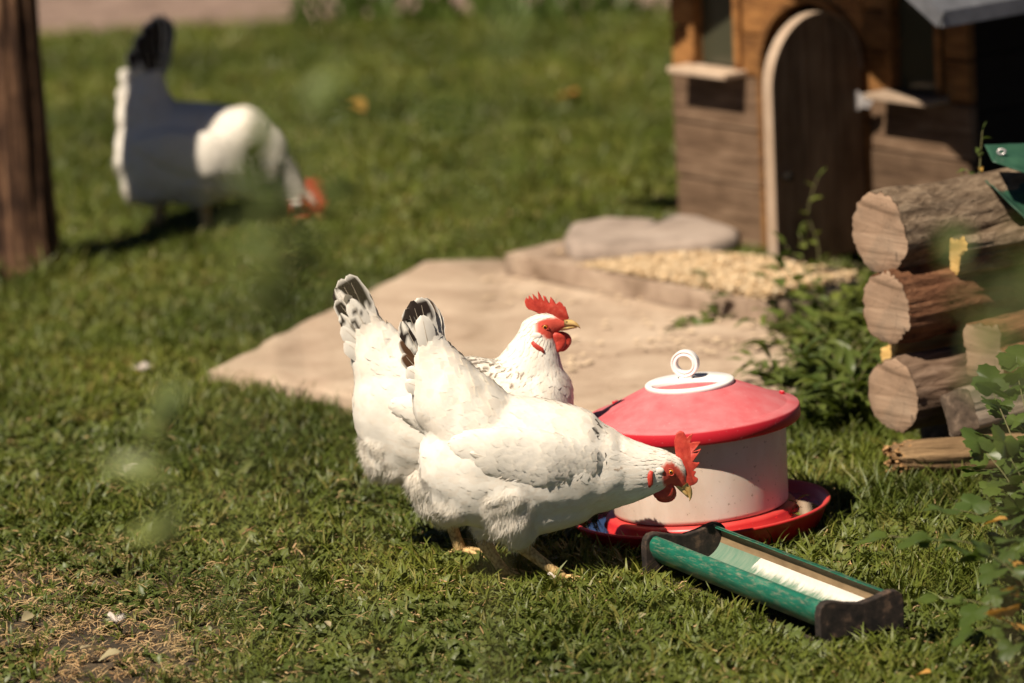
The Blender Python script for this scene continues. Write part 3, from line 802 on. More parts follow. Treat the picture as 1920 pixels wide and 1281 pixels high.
h3.wing_dir = (h3.L(262, 262) - h3.L(450, 290)).normalized()
h3.flights = [((360, 305, 86), (275, 282, 76), .022)]
T3 = [((288, 185), (x, y), o, .042, tipdark(s, 0, DARK), bd) for x, y, o, s, bd in ((320, 36, 8, .1, .02), (308, 28, 2, .1, .02), (292, 28, -4, .1, 0), (276, 40, -8, .15, 0), (262, 62, -10, .35, -.02), (244, 92, -12, .7, -.02), (304, 40, 14, .1, 0), (280, 60, 16, .2, 0))]
T3 += [((272, 200), (228, 130), -12, .04, white_f, 0), ((270, 220), (222, 165), -14, .04, white_f, 0)]
def rot_comb(h, src, eye, sc, ang):
    c, s_ = math.cos(R(ang)), math.sin(R(ang)); out = []
    for x, y in src:
        dx, dy = (x - 1021.5) * sc, (y - 610) * sc; out.append((eye[0] + dx * c - dy * s_, eye[1] + dx * s_ + dy * c))
    return out
finish_hen(h3, b, w3, lambda p, r: None, T3, rot_comb(h3, comb2, (572, 378), .78, 50), [((302, 376), (294, 432), 5, 30), ((382, 374), (388, 436), 5, -30)], .7, 8)
# ================================================================== poultry drinker
def plastic(name, base, dust, dust_amt=.5, rough=.42):
    """moulded plastic; pale dust settles on faces that look up"""
    m, nt, N, L, B = new_mat(name)
    f = tex(nt, 22, detail=7); f2 = tex(nt, 160, detail=3)
    geo = N.new('ShaderNodeNewGeometry'); sp = N.new('ShaderNodeSeparateXYZ'); L.new(geo.outputs['Normal'], sp.inputs[0])
    mr = N.new('ShaderNodeMapRange'); mr.inputs[1].default_value = .25; mr.inputs[2].default_value = .85; mr.inputs[4].default_value = dust_amt; L.new(sp.outputs['Z'], mr.inputs[0])
    r2 = N.new('ShaderNodeMapRange'); r2.inputs[1].default_value = .25; r2.inputs[2].default_value = .75; r2.inputs[3].default_value = .45; r2.inputs[4].default_value = 1.15; L.new(f, r2.inputs[0])
    mu = N.new('ShaderNodeMath'); mu.operation = 'MULTIPLY'; L.new(mr.outputs[0], mu.inputs[0]); L.new(r2.outputs[0], mu.inputs[1])
    c1 = mixc(nt, mu.outputs[0], base, dust)
    spk = N.new('ShaderNodeMath'); spk.operation = 'GREATER_THAN'; spk.inputs[1].default_value = .67; L.new(f2, spk.inputs[0])
    sm = N.new('ShaderNodeMath'); sm.operation = 'MULTIPLY'; sm.inputs[1].default_value = .45; L.new(spk.outputs[0], sm.inputs[0])
    L.new(mixc(nt, sm.outputs[0], c1, tuple(min(1, d * 1.25) for d in dust)), B.inputs['Base Color'])
    ro = N.new('ShaderNodeMapRange'); ro.inputs[3].default_value = rough; ro.inputs[4].default_value = .75; L.new(mu.outputs[0], ro.inputs[0]); L.new(ro.outputs[0], B.inputs['Roughness'])
    B.inputs['Specular IOR Level'].default_value = .4
    bump(nt, B, f, .08, .001)
    return m
M['red_plastic'] = plastic('red_plastic', (.46, .010, .022), (.50, .175, .185), .85, .5)
M['red_tray'] = plastic('red_tray_plastic', (.46, .014, .016), (.50, .10, .08), .45, .3)
def tank_mat():
    m, nt, N, L, B = new_mat('stained_white_plastic')
    f = tex(nt, 9, (1, 1, .5), detail=6); f2 = tex(nt, 130, detail=4)
    c = ramp(nt, f, [(.25, (.50, .36, .27)), (.5, (.66, .53, .44)), (.75, (.74, .64, .57))])
    s = N.new('ShaderNodeMath'); s.operation = 'GREATER_THAN'; s.inputs[1].default_value = .66; L.new(f2, s.inputs[0])
    s2 = N.new('ShaderNodeMath'); s2.operation = 'MULTIPLY'; s2.inputs[1].default_value = .6; L.new(s.outputs[0], s2.inputs[0])
    L.new(mixc(nt, s2.outputs[0], c, (.22, .14, .08)), B.inputs['Base Color'])
    B.inputs['Roughness'].default_value = .4; B.inputs['Subsurface Weight'].default_value = .15; B.inputs['Subsurface Radius'].default_value = (.02, .012, .008); B.inputs['Subsurface Scale'].default_value = .3
    bump(nt, B, f, .05, .001)
    return m
M['tank'] = tank_mat()
M['white_plastic'] = noisy('white_plastic', [(.3, (.72, .68, .65)), (.7, (.82, .80, .78))], 40, .4, bstr=.03, spec=.45)
fc = G(1322, 1018)
dr = empty('poultry_drinker', (fc.x * 1.004, fc.y + .105, -.014)); tag(dr, 'round red and white poultry drinker with ring handle', 'drinker')
dr.rotation_euler = (R(-1.0), R(-3.0), 0); dr.scale = (1.03, 1.03, 1.0)
mb = MB(); mb.lathe([(0, .004), (.200, .004), (.206, .010), (.222, .046), (.226, .050), (.229, .053), (.227, .057), (.222, .056), (.216, .051), (.205, .026), (.180, .022), (.172, .024), (.168, .050), (.164, .056), (.0, .056)], 96)
tray = mb.build('tray', M['red_tray'], dr)
mb = MB(); mb.lathe([(.1725, .038), (.2095, .038)], 96)
water = plain('water', (.75, .72, .68), .02, .5); water.node_tree.nodes['Principled BSDF'].inputs['Transmission Weight'].default_value = 1.0; water.node_tree.nodes['Principled BSDF'].inputs['IOR'].default_value = 1.14
mb.build('water', water, tray)
mb = MB(); mb.lathe([(.0, .0575), (.150, .0575), (.154, .060), (.155, .066), (.163, .225), (.163, .232), (.157, .232), (.15, .07), (0, .066)], 96)
mb.build('tank', M['tank'], dr)
mb = MB(); mb.lathe([(.0, .232), (.178, .2270), (.182, .209), (.186, .208), (.1890, .212), (.1890, .231), (.187, .2345), (.168, .2375), (.166, .2385), (.164, .2400), (.138, .2535), (.110, .2670), (.084, .2790), (.076, .2820), (.0, .2820)], 96)
lid = mb.build('lid', M['red_plastic'], dr)
for a in (20, 140):
    q = MB(); q.box((.172 * math.cos(R(a)), .172 * math.sin(R(a)), .240), (.006, .012, .006), Matrix.Rotation(R(a), 3, 'Z')); q.build('clip', M['red_plastic'], lid, bevel=.001)
# white cap: annulus with an off-centre opening, and the upright ring handle
mb = MB(); n = 64; vs = []
def orow(r, z): return [(r * math.cos(2 * math.pi * i / n), r * math.sin(2 * math.pi * i / n), z) for i in range(n)]
def irow(s, z):
    out = []
    for i in range(n):
        t = 2 * math.pi * i / n
        x = -.006 + .060 * s * math.cos(t); y = -.014 + (.028 if math.sin(t) > 0 else .050) * s * math.sin(t)
        out.append((x, y, z))
    return out
z0, z1 = .2810, .2890
rows = [orow(.0775, z0), orow(.0785, z0 + .002), orow(.0785, z1 - .002), orow(.0765, z1), irow(1.04, z1), irow(1.0, z1 - .0015), irow(1.0, z0)]
for r in rows: vs += r
mb.add(vs, [(i * n + j, i * n + (j + 1) % n, (i + 1) * n + (j + 1) % n, (i + 1) * n + j) for i in range(len(rows) - 1) for j in range(n)])
cap = mb.build('cap', M['white_plastic'], dr)
mb = MB(); sec = [(.0145, -.008), (.0145, .008), (.0155, .009), (.0235, .009), (.0245, .008), (.0245, -.008), (.0235, -.009), (.0215, -.009), (.0205, -.0075), (.0185, -.0075), (.0175, -.009), (.0155, -.009)]
nn = 48; kk = len(sec); vs = []
for i in range(nn):
    t = 2 * math.pi * i / nn
    for r, y in sec: vs.append((r * math.cos(t), y, r * math.sin(t)))
fs = [(i * kk + j, ((i + 1) % nn) * kk + j, ((i + 1) % nn) * kk + (j + 1) % kk, i * kk + (j + 1) % kk) for i in range(nn) for j in range(kk)]
mb.add(vs, fs)
mb.box((0, 0, -.0265), (.022, .016, .010))
hnd = mb.build('ring_handle', M['white_plastic'], dr); hnd.location = (-.004, .026, z1 + .0275); hnd.rotation_euler = (0, 0, R(-16))
e = hnd.modifiers.new('edge', 'BEVEL'); e.width = .0006; e.segments = 1; e.limit_method = 'ANGLE'

# ================================================================== feeding trough
ta = G(1213, 1080); tb = G(1542, 1214)
ax = (tb - ta); TL = ax.length; ax.normalize()
troot = empty('feeding_trough', ta, math.atan2(ax.y, ax.x)); tag(troot, 'long green gutter feeding trough with black end caps on grass', 'trough')
def trough_out():
    m, nt, N, L, B = new_mat('green_gutter_plastic')
    f = tex(nt, 14, (1, 1, 5), detail=7); f2 = tex(nt, 60, (.6, 1, 4), detail=6, rough=.75)
    c = ramp(nt, f, [(.3, (.005, .075, .048)), (.55, (.008, .12, .075)), (.78, (.03, .18, .12))])
    s = N.new('ShaderNodeMapRange'); s.inputs[1].default_value = .50; s.inputs[2].default_value = .68; L.new(f2, s.inputs[0])
    s2 = N.new('ShaderNodeMath'); s2.operation = 'MULTIPLY'; s2.inputs[1].default_value = .7; L.new(s.outputs[0], s2.inputs[0])
    L.new(mixc(nt, s2.outputs[0], c, (.22, .20, .14)), B.inputs['Base Color']); B.inputs['Roughness'].default_value = .38
    bump(nt, B, f2, .08, .001); return m
def trough_in():
    m, nt, N, L, B = new_mat('dirty_gutter_inside')
    tc = N.new('ShaderNodeTexCoord'); sp = N.new('ShaderNodeSeparateXYZ'); L.new(tc.outputs['Object'], sp.inputs[0])
    f = tex(nt, 55, (1.0, 2, 1), detail=5, rough=.7); f2 = tex(nt, 30, (.35, 1, 1), detail=6)
    # flour residue clings to the lower far wall; streaky lower edge, straight tide line on top
    fx = tex(nt, 130, (1.0, .25, .12), detail=4, rough=.7); fw = tex(nt, 16, (1, .3, .3), detail=3)
    ad = N.new('ShaderNodeMath'); ad.operation = 'MULTIPLY_ADD'; ad.inputs[1].default_value = .020; L.new(fx, ad.inputs[0]); L.new(sp.outputs['Z'], ad.inputs[2])
    a3 = N.new('ShaderNodeMath'); a3.operation = 'MULTIPLY_ADD'; a3.inputs[1].default_value = .018; L.new(fw, a3.inputs[0]); L.new(ad.outputs[0], a3.inputs[2])
    fl = N.new('ShaderNodeMapRange'); fl.inputs[1].default_value = .040; fl.inputs[2].default_value = .049; L.new(a3.outputs[0], fl.inputs[0])
    hi = N.new('ShaderNodeMath'); hi.operation = 'LESS_THAN'; hi.inputs[1].default_value = .042; L.new(sp.outputs['Z'], hi.inputs[0])
    en = N.new('ShaderNodeMath'); en.operation = 'GREATER_THAN'; en.inputs[1].default_value = .105
    e2 = N.new('ShaderNodeMath'); e2.operation = 'MULTIPLY_ADD'; e2.inputs[1].default_value = -.9; L.new(sp.outputs['Z'], e2.inputs[0]); L.new(sp.outputs['X'], e2.inputs[2])
    e3 = N.new('ShaderNodeMath'); e3.operation = 'MULTIPLY_ADD'; e3.inputs[1].default_value = -.03; L.new(f, e3.inputs[0]); L.new(e2.outputs[0], e3.inputs[2]); L.new(e3.outputs[0], en.inputs[0])
    m1 = N.new('ShaderNodeMath'); m1.operation = 'MULTIPLY'; L.new(fl.outputs[0], m1.inputs[0]); L.new(hi.outputs[0], m1.inputs[1])
    m2 = N.new('ShaderNodeMath'); m2.operation = 'MULTIPLY'; L.new(m1.outputs[0], m2.inputs[0]); L.new(en.outputs[0], m2.inputs[1])
    dirt = ramp(nt, f2, [(.3, (.10, .062, .028)), (.6, (.20, .135, .07)), (.8, (.28, .20, .11))])
    gr = N.new('ShaderNodeMath'); gr.operation = 'GREATER_THAN'; gr.inputs[1].default_value = .042; L.new(sp.outputs['Z'], gr.inputs[0])
    green = mixc(nt, fx, (.02, .13, .08), (.22, .25, .19))
    lowc = mixc(nt, gr.outputs[0], green, dirt)
    wh = mixc(nt, f, (.46, .42, .36), (.66, .63, .58))
    L.new(mixc(nt, m2.outputs[0], lowc, wh), B.inputs['Base Color']); B.inputs['Roughness'].default_value = .75
    bump(nt, B, f, .3, .002); return m
M['tr_out'] = trough_out(); M['tr_in'] = trough_in()
TW = .150
prof = [(.016, .072), (.009, .0708), (.004, .066), (.001, .057), (.003, .045), (.012, .030), (.028, .018), (.050, .012), (.075, .010)]
prof = [(a, b) for a, b in prof] + [(TW - a, b) for a, b in reversed(prof[:-1])]
# smooth the profile
def catmull(pts, sub=3):
    out = []
    for i in range(len(pts) - 1):
        p0 = pts[max(i - 1, 0)]; p1 = pts[i]; p2 = pts[i + 1]; p3 = pts[min(i + 2, len(pts) - 1)]
        for q in range(sub):
            t = q / sub
            out.append(tuple(.5 * (2 * p1[k] + (p2[k] - p0[k]) * t + (2 * p0[k] - 5 * p1[k] + 4 * p2[k] - p3[k]) * t * t + (3 * p1[k] - p0[k] - 3 * p2[k] + p3[k]) * t ** 3) for k in range(len(p1))))
    out.append(pts[-1]); return out
pr = catmull(prof, 3)
mb = MB(); n = len(pr); xs_ = [.008 + (TL - .016) * i / 24 for i in range(25)]
cy_ = TW / 2; cz_ = .05
outer = []; inner = []
for x in xs_:
    for i, (y, z) in enumerate(pr):
        a = pr[max(i - 1, 0)]; b2 = pr[min(i + 1, n - 1)]; t = Vector((b2[0] - a[0], b2[1] - a[1])).normalized(); nr = Vector((-t.y, t.x)) * .003
        w = .0012 * noise.noise(Vector((x * 9, i * .3, 0)))
        outer.append((x, y + w, z)); inner.append((x, y + nr.x + w, z + nr.y))
q = lambda r, i, j: r * len(outer) + i * n + j
mb.v = outer + inner
for i in range(len(xs_) - 1):
    for j in range(n - 1):
        mb.f.append((i * n + j, (i + 1) * n + j, (i + 1) * n + j + 1, i * n + j + 1)); mb.m.append(0)
        o = len(outer)
        mb.f.append((o + i * n + j, o + i * n + j + 1, o + (i + 1) * n + j + 1, o + (i + 1) * n + j)); mb.m.append(1)
    o = len(outer)
    for j in (0, n - 1):
        mb.f.append((i * n + j, o + i * n + j, o + (i + 1) * n + j, (i + 1) * n + j)); mb.m.append(0)
mb.build('gutter', [M['tr_out'], M['tr_in']], troot)
M['black_rubber'] = noisy('black_plastic', [(.35, (.010, .008, .007)), (.55, (.028, .020, .016)), (.72, (.12, .075, .05))], 45, .8, bstr=.5, bdist=.002, bscale=120)
capo = [(-.006, .0), (.012, .0), (.022, .012), (TW - .022, .012), (TW - .012, .0), (TW + .006, .0), (TW + .007, .055), (TW + .004, .068), (TW - .004, .076), (TW - .016, .0775), (TW - .028, .075), (TW - .05, .069), (TW / 2, .065), (.05, .069), (.028, .075), (.016, .0775), (.004, .076), (-.004, .068), (-.007, .055)]
for x0, x1 in ((-.006, .012), (TL - .012, TL + .006)):
    mb = MB(); n = len(capo)
    mb.add([(x0, y, z) for y, z in capo] + [(x1, y, z) for y, z in capo], [tuple(range(n - 1, -1, -1)), tuple(range(n, 2 * n))] + [(i, (i + 1) % n, (i + 1) % n + n, i + n) for i in range(n)])
    mb.build('end_cap', M['black_rubber'], troot, smooth=False, bevel=.002)

# ================================================================== chicken coop
M['w_grey'] = wood('weathered_board', [(.34, (.022, .012, .007)), (.47, (.085, .051, .030)), (.58, (.145, .092, .058)), (.72, (.22, .152, .102))], 6, (1, 13, 13))
M['w_warm'] = wood('warm_board', [(.36, (.05, .02, .008)), (.48, (.17, .075, .024)), (.58, (.26, .12, .038)), (.7, (.36, .175, .06))], 6, (1, 13, 13))
M['w_door'] = wood('door_board', [(.32, (.05, .03, .018)), (.48, (.14, .088, .055)), (.6, (.21, .14, .09)), (.72, (.28, .19, .13))], 5, (13, 13, 1))
M['w_edge'] = wood('door_edge_wood', [(.25, (.26, .18, .12)), (.5, (.38, .28, .20)), (.75, (.48, .37, .28))], 9, (4, 4, 1))
M['w_dark'] = wood('shade_dark_board', [(.3, (.005, .0035, .0025)), (.7, (.014, .010, .007))], 9, (1, 8, 8))  # near-black: shade under the roof and indoors is put into the colour
M['zinc'] = noisy('zinc_sheet', [(.3, (.16, .165, .18)), (.7, (.27, .275, .30))], 20, .4, bstr=.1, spec=.6); M['zinc'].node_tree.nodes['Principled BSDF'].inputs['Metallic'].default_value = .6
M['steel'] = noisy('worn_steel', [(.3, (.35, .32, .32)), (.7, (.58, .55, .54))], 60, .35, bstr=.3); M['steel'].node_tree.nodes['Principled BSDF'].inputs['Metallic'].default_value = .5
ZW = .055
cb = G(1270, 402, ZW)
CR = -50.0                                             # the front runs from far left to near right
coop = empty('chicken_coop', (cb.x, cb.y, ZW), R(CR)); tag(coop, 'wooden chicken coop with arched open door and gable roof', 'chicken coop')
CW, CDp = .96, .85                                     # local x along the front, -y outward, z up
DX0, DX1 = .315, .635; DSP, DR_ = .37, .16            # door opening and its arch
DXC = (DX0 + DX1) / 2
TH = .022
def board(parent, name, x0, x1, z0, z1, mat, y0=0.0, th=TH, j=.0015):
    mb = MB(); r = random.uniform
    xs2 = [x0 + r(-j, j), x1 + r(-j, j)]; yo = y0 + r(-.003, .002)
    mb.box((0, 0, 0), (xs2[1] - xs2[0], th, (z1 - z0) - .005))
    o = mb.build(name, mat, parent, smooth=False, bevel=.0025); o.location = ((xs2[0] + xs2[1]) / 2, yo + th / 2, (z0 + z1) / 2); return o
zz_ = [-.05, .09, .22, .345]
for i in range(3):
    board(coop, 'wall_board', 0, DX0 - .004, zz_[i], zz_[i + 1], M['w_grey'])
    board(coop, 'wall_board', DX1 + .004, CW, zz_[i], zz_[i + 1], M['w_grey'])
# windows either side: opening between .325 and .60
wins = [(.09, .225), (.735, .87)]
zu = [.345, .44, .53, .62, .70]
for i in range(4):
    for (a, b2) in ((0, wins[0][0]), (wins[0][1], DX0 - .004), (DX1 + .004, wins[1][0]), (wins[1][1], CW)):
        board(coop, 'wall_board', a, b2, zu[i], zu[i + 1], M['w_warm'])
for wa, wb_ in wins:
    board(coop, 'wall_board', wa, wb_, .62, .70, M['w_warm'])
    w = empty('window', (0, 0, 0)); w.parent = coop
    sl = MB(); sl.box((0, 0, 0), (wb_ - wa + .06, .075, .014)); s = sl.build('sill', M['w_edge'], w, smooth=False, bevel=.003); s.location = ((wa + wb_) / 2, -.032, .352)
    for x in (wa - .009, wb_ + .009):
        f = MB(); f.box((0, 0, 0), (.018, .012, .268)); o = f.build('frame', M['w_warm'], w, smooth=False, bevel=.002); o.location = (x, -.007, .494)
    g = MB(); g.box((0, 0, 0), (wb_ - wa, .003, .268)); o = g.build('pane', plain('old_glass', (.045, .045, .028), .15, .5), w, smooth=False); o.location = ((wa + wb_) / 2, .018, .494)
# plate round the arched doorway
mb = MB(); na = 28; inn = []; out = []
ztop = .70
for i in range(na + 1):
    t = math.pi * (1 - i / na); inn.append((DXC + DR_ * math.cos(t), DSP + DR_ * math.sin(t)))
pts_in = [(DX0, -.05)] + inn + [(DX1, -.05)]
for (x, z) in pts_in:
    if z <= DSP: out.append((DX0 - .003 if x < DXC else DX1 + .003, z))
    else:
        out.append((x, ztop))
# the arch spandrel: from the arc up to the top
vs = []; fs = []
for (xi, zi), (xo, zo) in zip(inn, [(DX0 - .003 if k == 0 else (DX1 + .003 if k == na else x), ztop) for k, (x, z) in enumerate(inn)]):
    vs += [(xi, 0, zi), (xo, 0, zo), (xi, TH, zi), (xo, TH, zo)]
for i in range(na):
    a, b2 = i * 4, (i + 1) * 4
    fs += [(a, b2, b2 + 1, a + 1), (a + 2, a + 3, b2 + 3, b2 + 2), (a, a + 2, b2 + 2, b2), (a + 1, b2 + 1, b2 + 3, a + 3)]
mb.add(vs, fs); mb.build('arch_board', M['w_warm'], coop, smooth=False)
# moulding strip that follows the arch
mb = MB(); vs = []; fs = []
arc = [(DX0 - .0, -.05)] + [(DX0, DSP * .5)] + inn + [(DX1, DSP * .5), (DX1, -.05)]
for i, (x, z) in enumerate(arc):
    dx, dz = x - DXC, max(0, z - DSP)
    l = math.hypot(dx, dz); ux, uz = dx / l, dz / l
    for (o1, y) in ((.002, -.002), (.002, -.012), (.016, -.012), (.016, -.002)): vs.append((x + ux * o1, y, z + uz * o1))
for i in range(len(arc) - 1):
    for j in range(4): fs.append((i * 4 + j, (i + 1) * 4 + j, (i + 1) * 4 + (j + 1) % 4, i * 4 + (j + 1) % 4))
mb.add(vs, fs); mb.build('door_surround', M['w_warm'], coop, smooth=False)
# the door, swung open on its right-hand hinges
door = empty('door', (DX1 + .006, -.026, 0)); door.parent = coop
DOPEN = 100.0
door.rotation_euler = (0, 0, R(DOPEN))
DWd = .325; dth = .024; DS2 = .40; DRZ = .145; DZB = .0
def arch_pts(w, zb, x0, x1):      # part of the arched leaf between x0 and x1 (door x runs 0..-w)
    pts = []
    n = 14
    for i in range(n + 1):
        x = x0 + (x1 - x0) * i / n; u = (x - w / 2) / (w / 2); pts.append((x, DS2 + DRZ * math.sqrt(max(0, 1 - u * u))))
    return [(x0, zb)] + pts + [(x1, zb)]
for (a, b2) in ((0, .108), (.1095, .217), (.2185, DWd)):
    pts = arch_pts(DWd, DZB, a, b2); n = len(pts); mb = MB()
    mb.add([(-x, -dth / 2, z) for x, z in pts] + [(-x, dth / 2, z) for x, z in pts], [tuple(range(n)), tuple(range(2 * n - 1, n - 1, -1))] + [(i, i + n, (i + 1) % n + n, (i + 1) % n) for i in range(n)])
    bm = bmesh.new(); me = mb.mesh('door_board', M['w_door'], False); bm.from_mesh(me); bmesh.ops.recalc_face_normals(bm, faces=bm.faces); bm.to_mesh(me); bm.free()
    link('door_board', me, door, bevel=.0015)
# pale edging round the leaf
mb = MB(); vs = []; fs = []; ep = [(DWd, DZB)] + [(DWd, DS2 * f) for f in (.3, .6, .9)]
for i in range(25):
    t = math.pi * i / 24; ep.append((DWd / 2 + DWd / 2 * math.cos(t), DS2 + DRZ * math.sin(t)))
for i, (x, z) in enumerate(ep):
    dx, dz = x - DWd / 2, max(0, z - DS2) * 1.1; l = math.hypot(dx, dz); ux, uz = dx / l, dz / l
    for (o1, y) in ((.0005, -dth / 2 - .001), (.004, -dth / 2 - .001), (.004, dth / 2 + .001), (.0005, dth / 2 + .001)): vs.append((-(x + ux * o1), y, z + uz * o1))
for i in range(len(ep) - 1):
    for j in range(4): fs.append((i * 4 + j, i * 4 + (j + 1) % 4, (i + 1) * 4 + (j + 1) % 4, (i + 1) * 4 + j))
mb.add(vs, fs); mb.build('door_edge', M['w_edge'], door, smooth=False)
kb = MB(); kb.tube([(-.298, -.014, .21), (-.298, -.024, .21), (-.298, -.032, .21)], [.006, .008, .011], 10); kb.build('door_knob', M['w_dark'], door)
# hinge at the jamb
mb = MB()
hp = [(-.052, 0), (-.042, .016), (-.026, .014), (-.014, .022), (0, .024), (.014, .022), (.026, .014), (.042, .016), (.052, 0), (.042, -.016), (.026, -.014), (.014, -.022), (0, -.024), (-.014, -.022), (-.026, -.014), (-.042, -.016)]
n = len(hp); mb.add([(x, -.0035, z) for x, z in hp] + [(x, 0, z) for x, z in hp], [tuple(range(n)), tuple(range(2 * n - 1, n - 1, -1))] + [(i, i + n, (i + 1) % n + n, (i + 1) % n) for i in range(n)])
mb.tube([(0, -.006, -.026), (0, -.006, .026)], .006, 8)
for sx in (-.034, .034): mb.tube([(sx, -.003, 0), (sx, -.006, 0)], [.005, .003], 8)
hg = mb.build('hinge', M['steel'], coop, smooth=False); hg.location = (DX1 + .012, -.05, .335); hg.rotation_euler = (0, 0, R(20))
# side and back walls, floor
for i in range(6):
    z0, z1 = -.05 + i * .125, -.05 + (i + 1) * .125
    for x in (TH / 2 + .0, CW - TH / 2):
        mb = MB(); mb.box((0, 0, 0), (CDp - TH, TH, .123)); o = mb.build('side_board', M['w_dark'] if x > .4 else M['w_grey'], coop, smooth=False, bevel=.002); o.location = (x, TH + (CDp - TH) / 2, (z0 + z1) / 2); o.rotation_euler = (0, 0, R(90))  # right wall takes the near-black boards, its shade painted in
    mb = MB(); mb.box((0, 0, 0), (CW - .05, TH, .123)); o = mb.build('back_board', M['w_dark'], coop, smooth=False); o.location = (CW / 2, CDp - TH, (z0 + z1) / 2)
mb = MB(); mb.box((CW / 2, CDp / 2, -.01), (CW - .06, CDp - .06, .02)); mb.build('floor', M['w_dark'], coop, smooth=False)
# gable roof: overhangs the front; its right eave is the lowest corner
PI_R = 30.0; OF = .385; XR = .39; zr = 1.11
roof = empty('roof', (0, 0, 0)); roof.parent = coop
for sg in (-1, 1):
    mb = MB(); th = .022
    xe = 1.27 if sg > 0 else -.30; ZE = zr - abs(xe - XR) * math.tan(R(PI_R))
    nrm = Vector((sg * math.sin(R(PI_R)), 0, math.cos(R(PI_R)))) * th
    a0 = Vector((XR, -OF, zr)); a1 = Vector((XR, CDp + .08, zr)); b0 = Vector((xe, -OF, ZE)); b1 = Vector((xe, CDp + .08, ZE))
    vs = [a0, a1, b1, b0, a0 + nrm, a1 + nrm, b1 + nrm, b0 + nrm]
    mb.add(vs, [(0, 1, 2, 3), (4, 7, 6, 5), (0, 3, 7, 4), (1, 5, 6, 2), (2, 6, 7, 3), (0, 4, 5, 1)])
    bm = bmesh.new(); me = mb.mesh('roof_panel', M['w_dark'], False); bm.from_mesh(me); bmesh.ops.recalc_face_normals(bm, faces=bm.faces); bm.to_mesh(me); bm.free()
    link('roof_panel', me, roof)
    # zinc edging along rake and eave
    mb = MB(); e1 = nrm.normalized()
    for (s0, s1) in ((a0, b0), (b0, b1)):
        d = (s1 - s0).normalized(); outw = Vector((0, -1, 0)) if s1 is b0 else Vector((sg, 0, 0))
        c = (s0 + s1) / 2 + e1 * (th * .5) + outw * .006
        L_e = (s1 - s0).length + .012
        M3 = Matrix((d, outw, d.cross(outw))).transposed()
        mb.box(c, (L_e, .006, th + .012), M3)
    for (s0, s1) in ((a0, a1),):
        pass
    top = [v + e1 * (th + .003) for v in (a0, a1, b1, b0)]; top2 = [v + e1 * .003 for v in top]
    mb.add(top + top2, [(3, 2, 1, 0), (4, 5, 6, 7), (0, 1, 5, 4), (1, 2, 6, 5), (2, 3, 7, 6), (3, 0, 4, 7)])
    bm = bmesh.new(); me = mb.mesh('zinc_cover', M['zinc'], False); bm.from_mesh(me); bmesh.ops.recalc_face_normals(bm, faces=bm.faces); bm.to_mesh(me); bm.free()
    link('zinc_cover', me, roof)
# gable boarding above the front boards
mb = MB()
gp = [(0, .70), (CW, .70), (CW, zr - .577 * (CW - XR) - .006), (XR, zr - .006), (0, zr - .577 * XR - .006)]
mb.add([(x, .002, z) for x, z in gp] + [(x, TH, z) for x, z in gp], [(0, 1, 2, 3, 4), (9, 8, 7, 6, 5)] + [(i, i + 5, (i + 1) % 5 + 5, (i + 1) % 5) for i in range(5)])
mb.build('gable_board', M['w_warm'], coop, smooth=False)
# ================================================================== wooden post
M['bark_post'] = wood('split_post_wood', [(.38, (.008, .005, .004)), (.47, (.06, .03, .018)), (.56, (.20, .105, .058)), (.68, (.38, .23, .135))], 5, (9, 9, .6), bstr=1.0, bdist=.014)
pb = G(36, 512)
mb = MB(); n = 96; rows = []
Hh = 1.45
for i in range(60):
    z = -.05 + (Hh + .05) * i / 59
    for j in range(n):
        t = 2 * math.pi * j / n
        r = .084 * (1.10 - .05 * min(1, z / .5)) * (1 + .16 * math.exp(-max(0, z) / .06)) + .006 * noise.noise(Vector((math.cos(t) * 3, math.sin(t) * 3, z * 1.2))) - .010 * max(0, .25 - abs(noise.noise(Vector((math.cos(t) * 3.5, math.sin(t) * 3.5, z * .8 + 7))))) * 4 + .004 * noise.noise(Vector((math.cos(t) * 11, math.sin(t) * 11, z * 2.2)))
        mb.v.append((r * math.cos(t) - .012 * z, r * math.sin(t), z))
for i in range(59):
    for j in range(n): mb.f.append((i * n + j, i * n + (j + 1) % n, (i + 1) * n + (j + 1) % n, (i + 1) * n + j)); mb.m.append(0)
mb.f.append(tuple(range(59 * n, 60 * n))); mb.m.append(0)
tag(mb.build('wooden_post', M['bark_post'], loc=(pb.x, pb.y, 0)), 'thick weathered round wooden post rising from the grass', 'post')

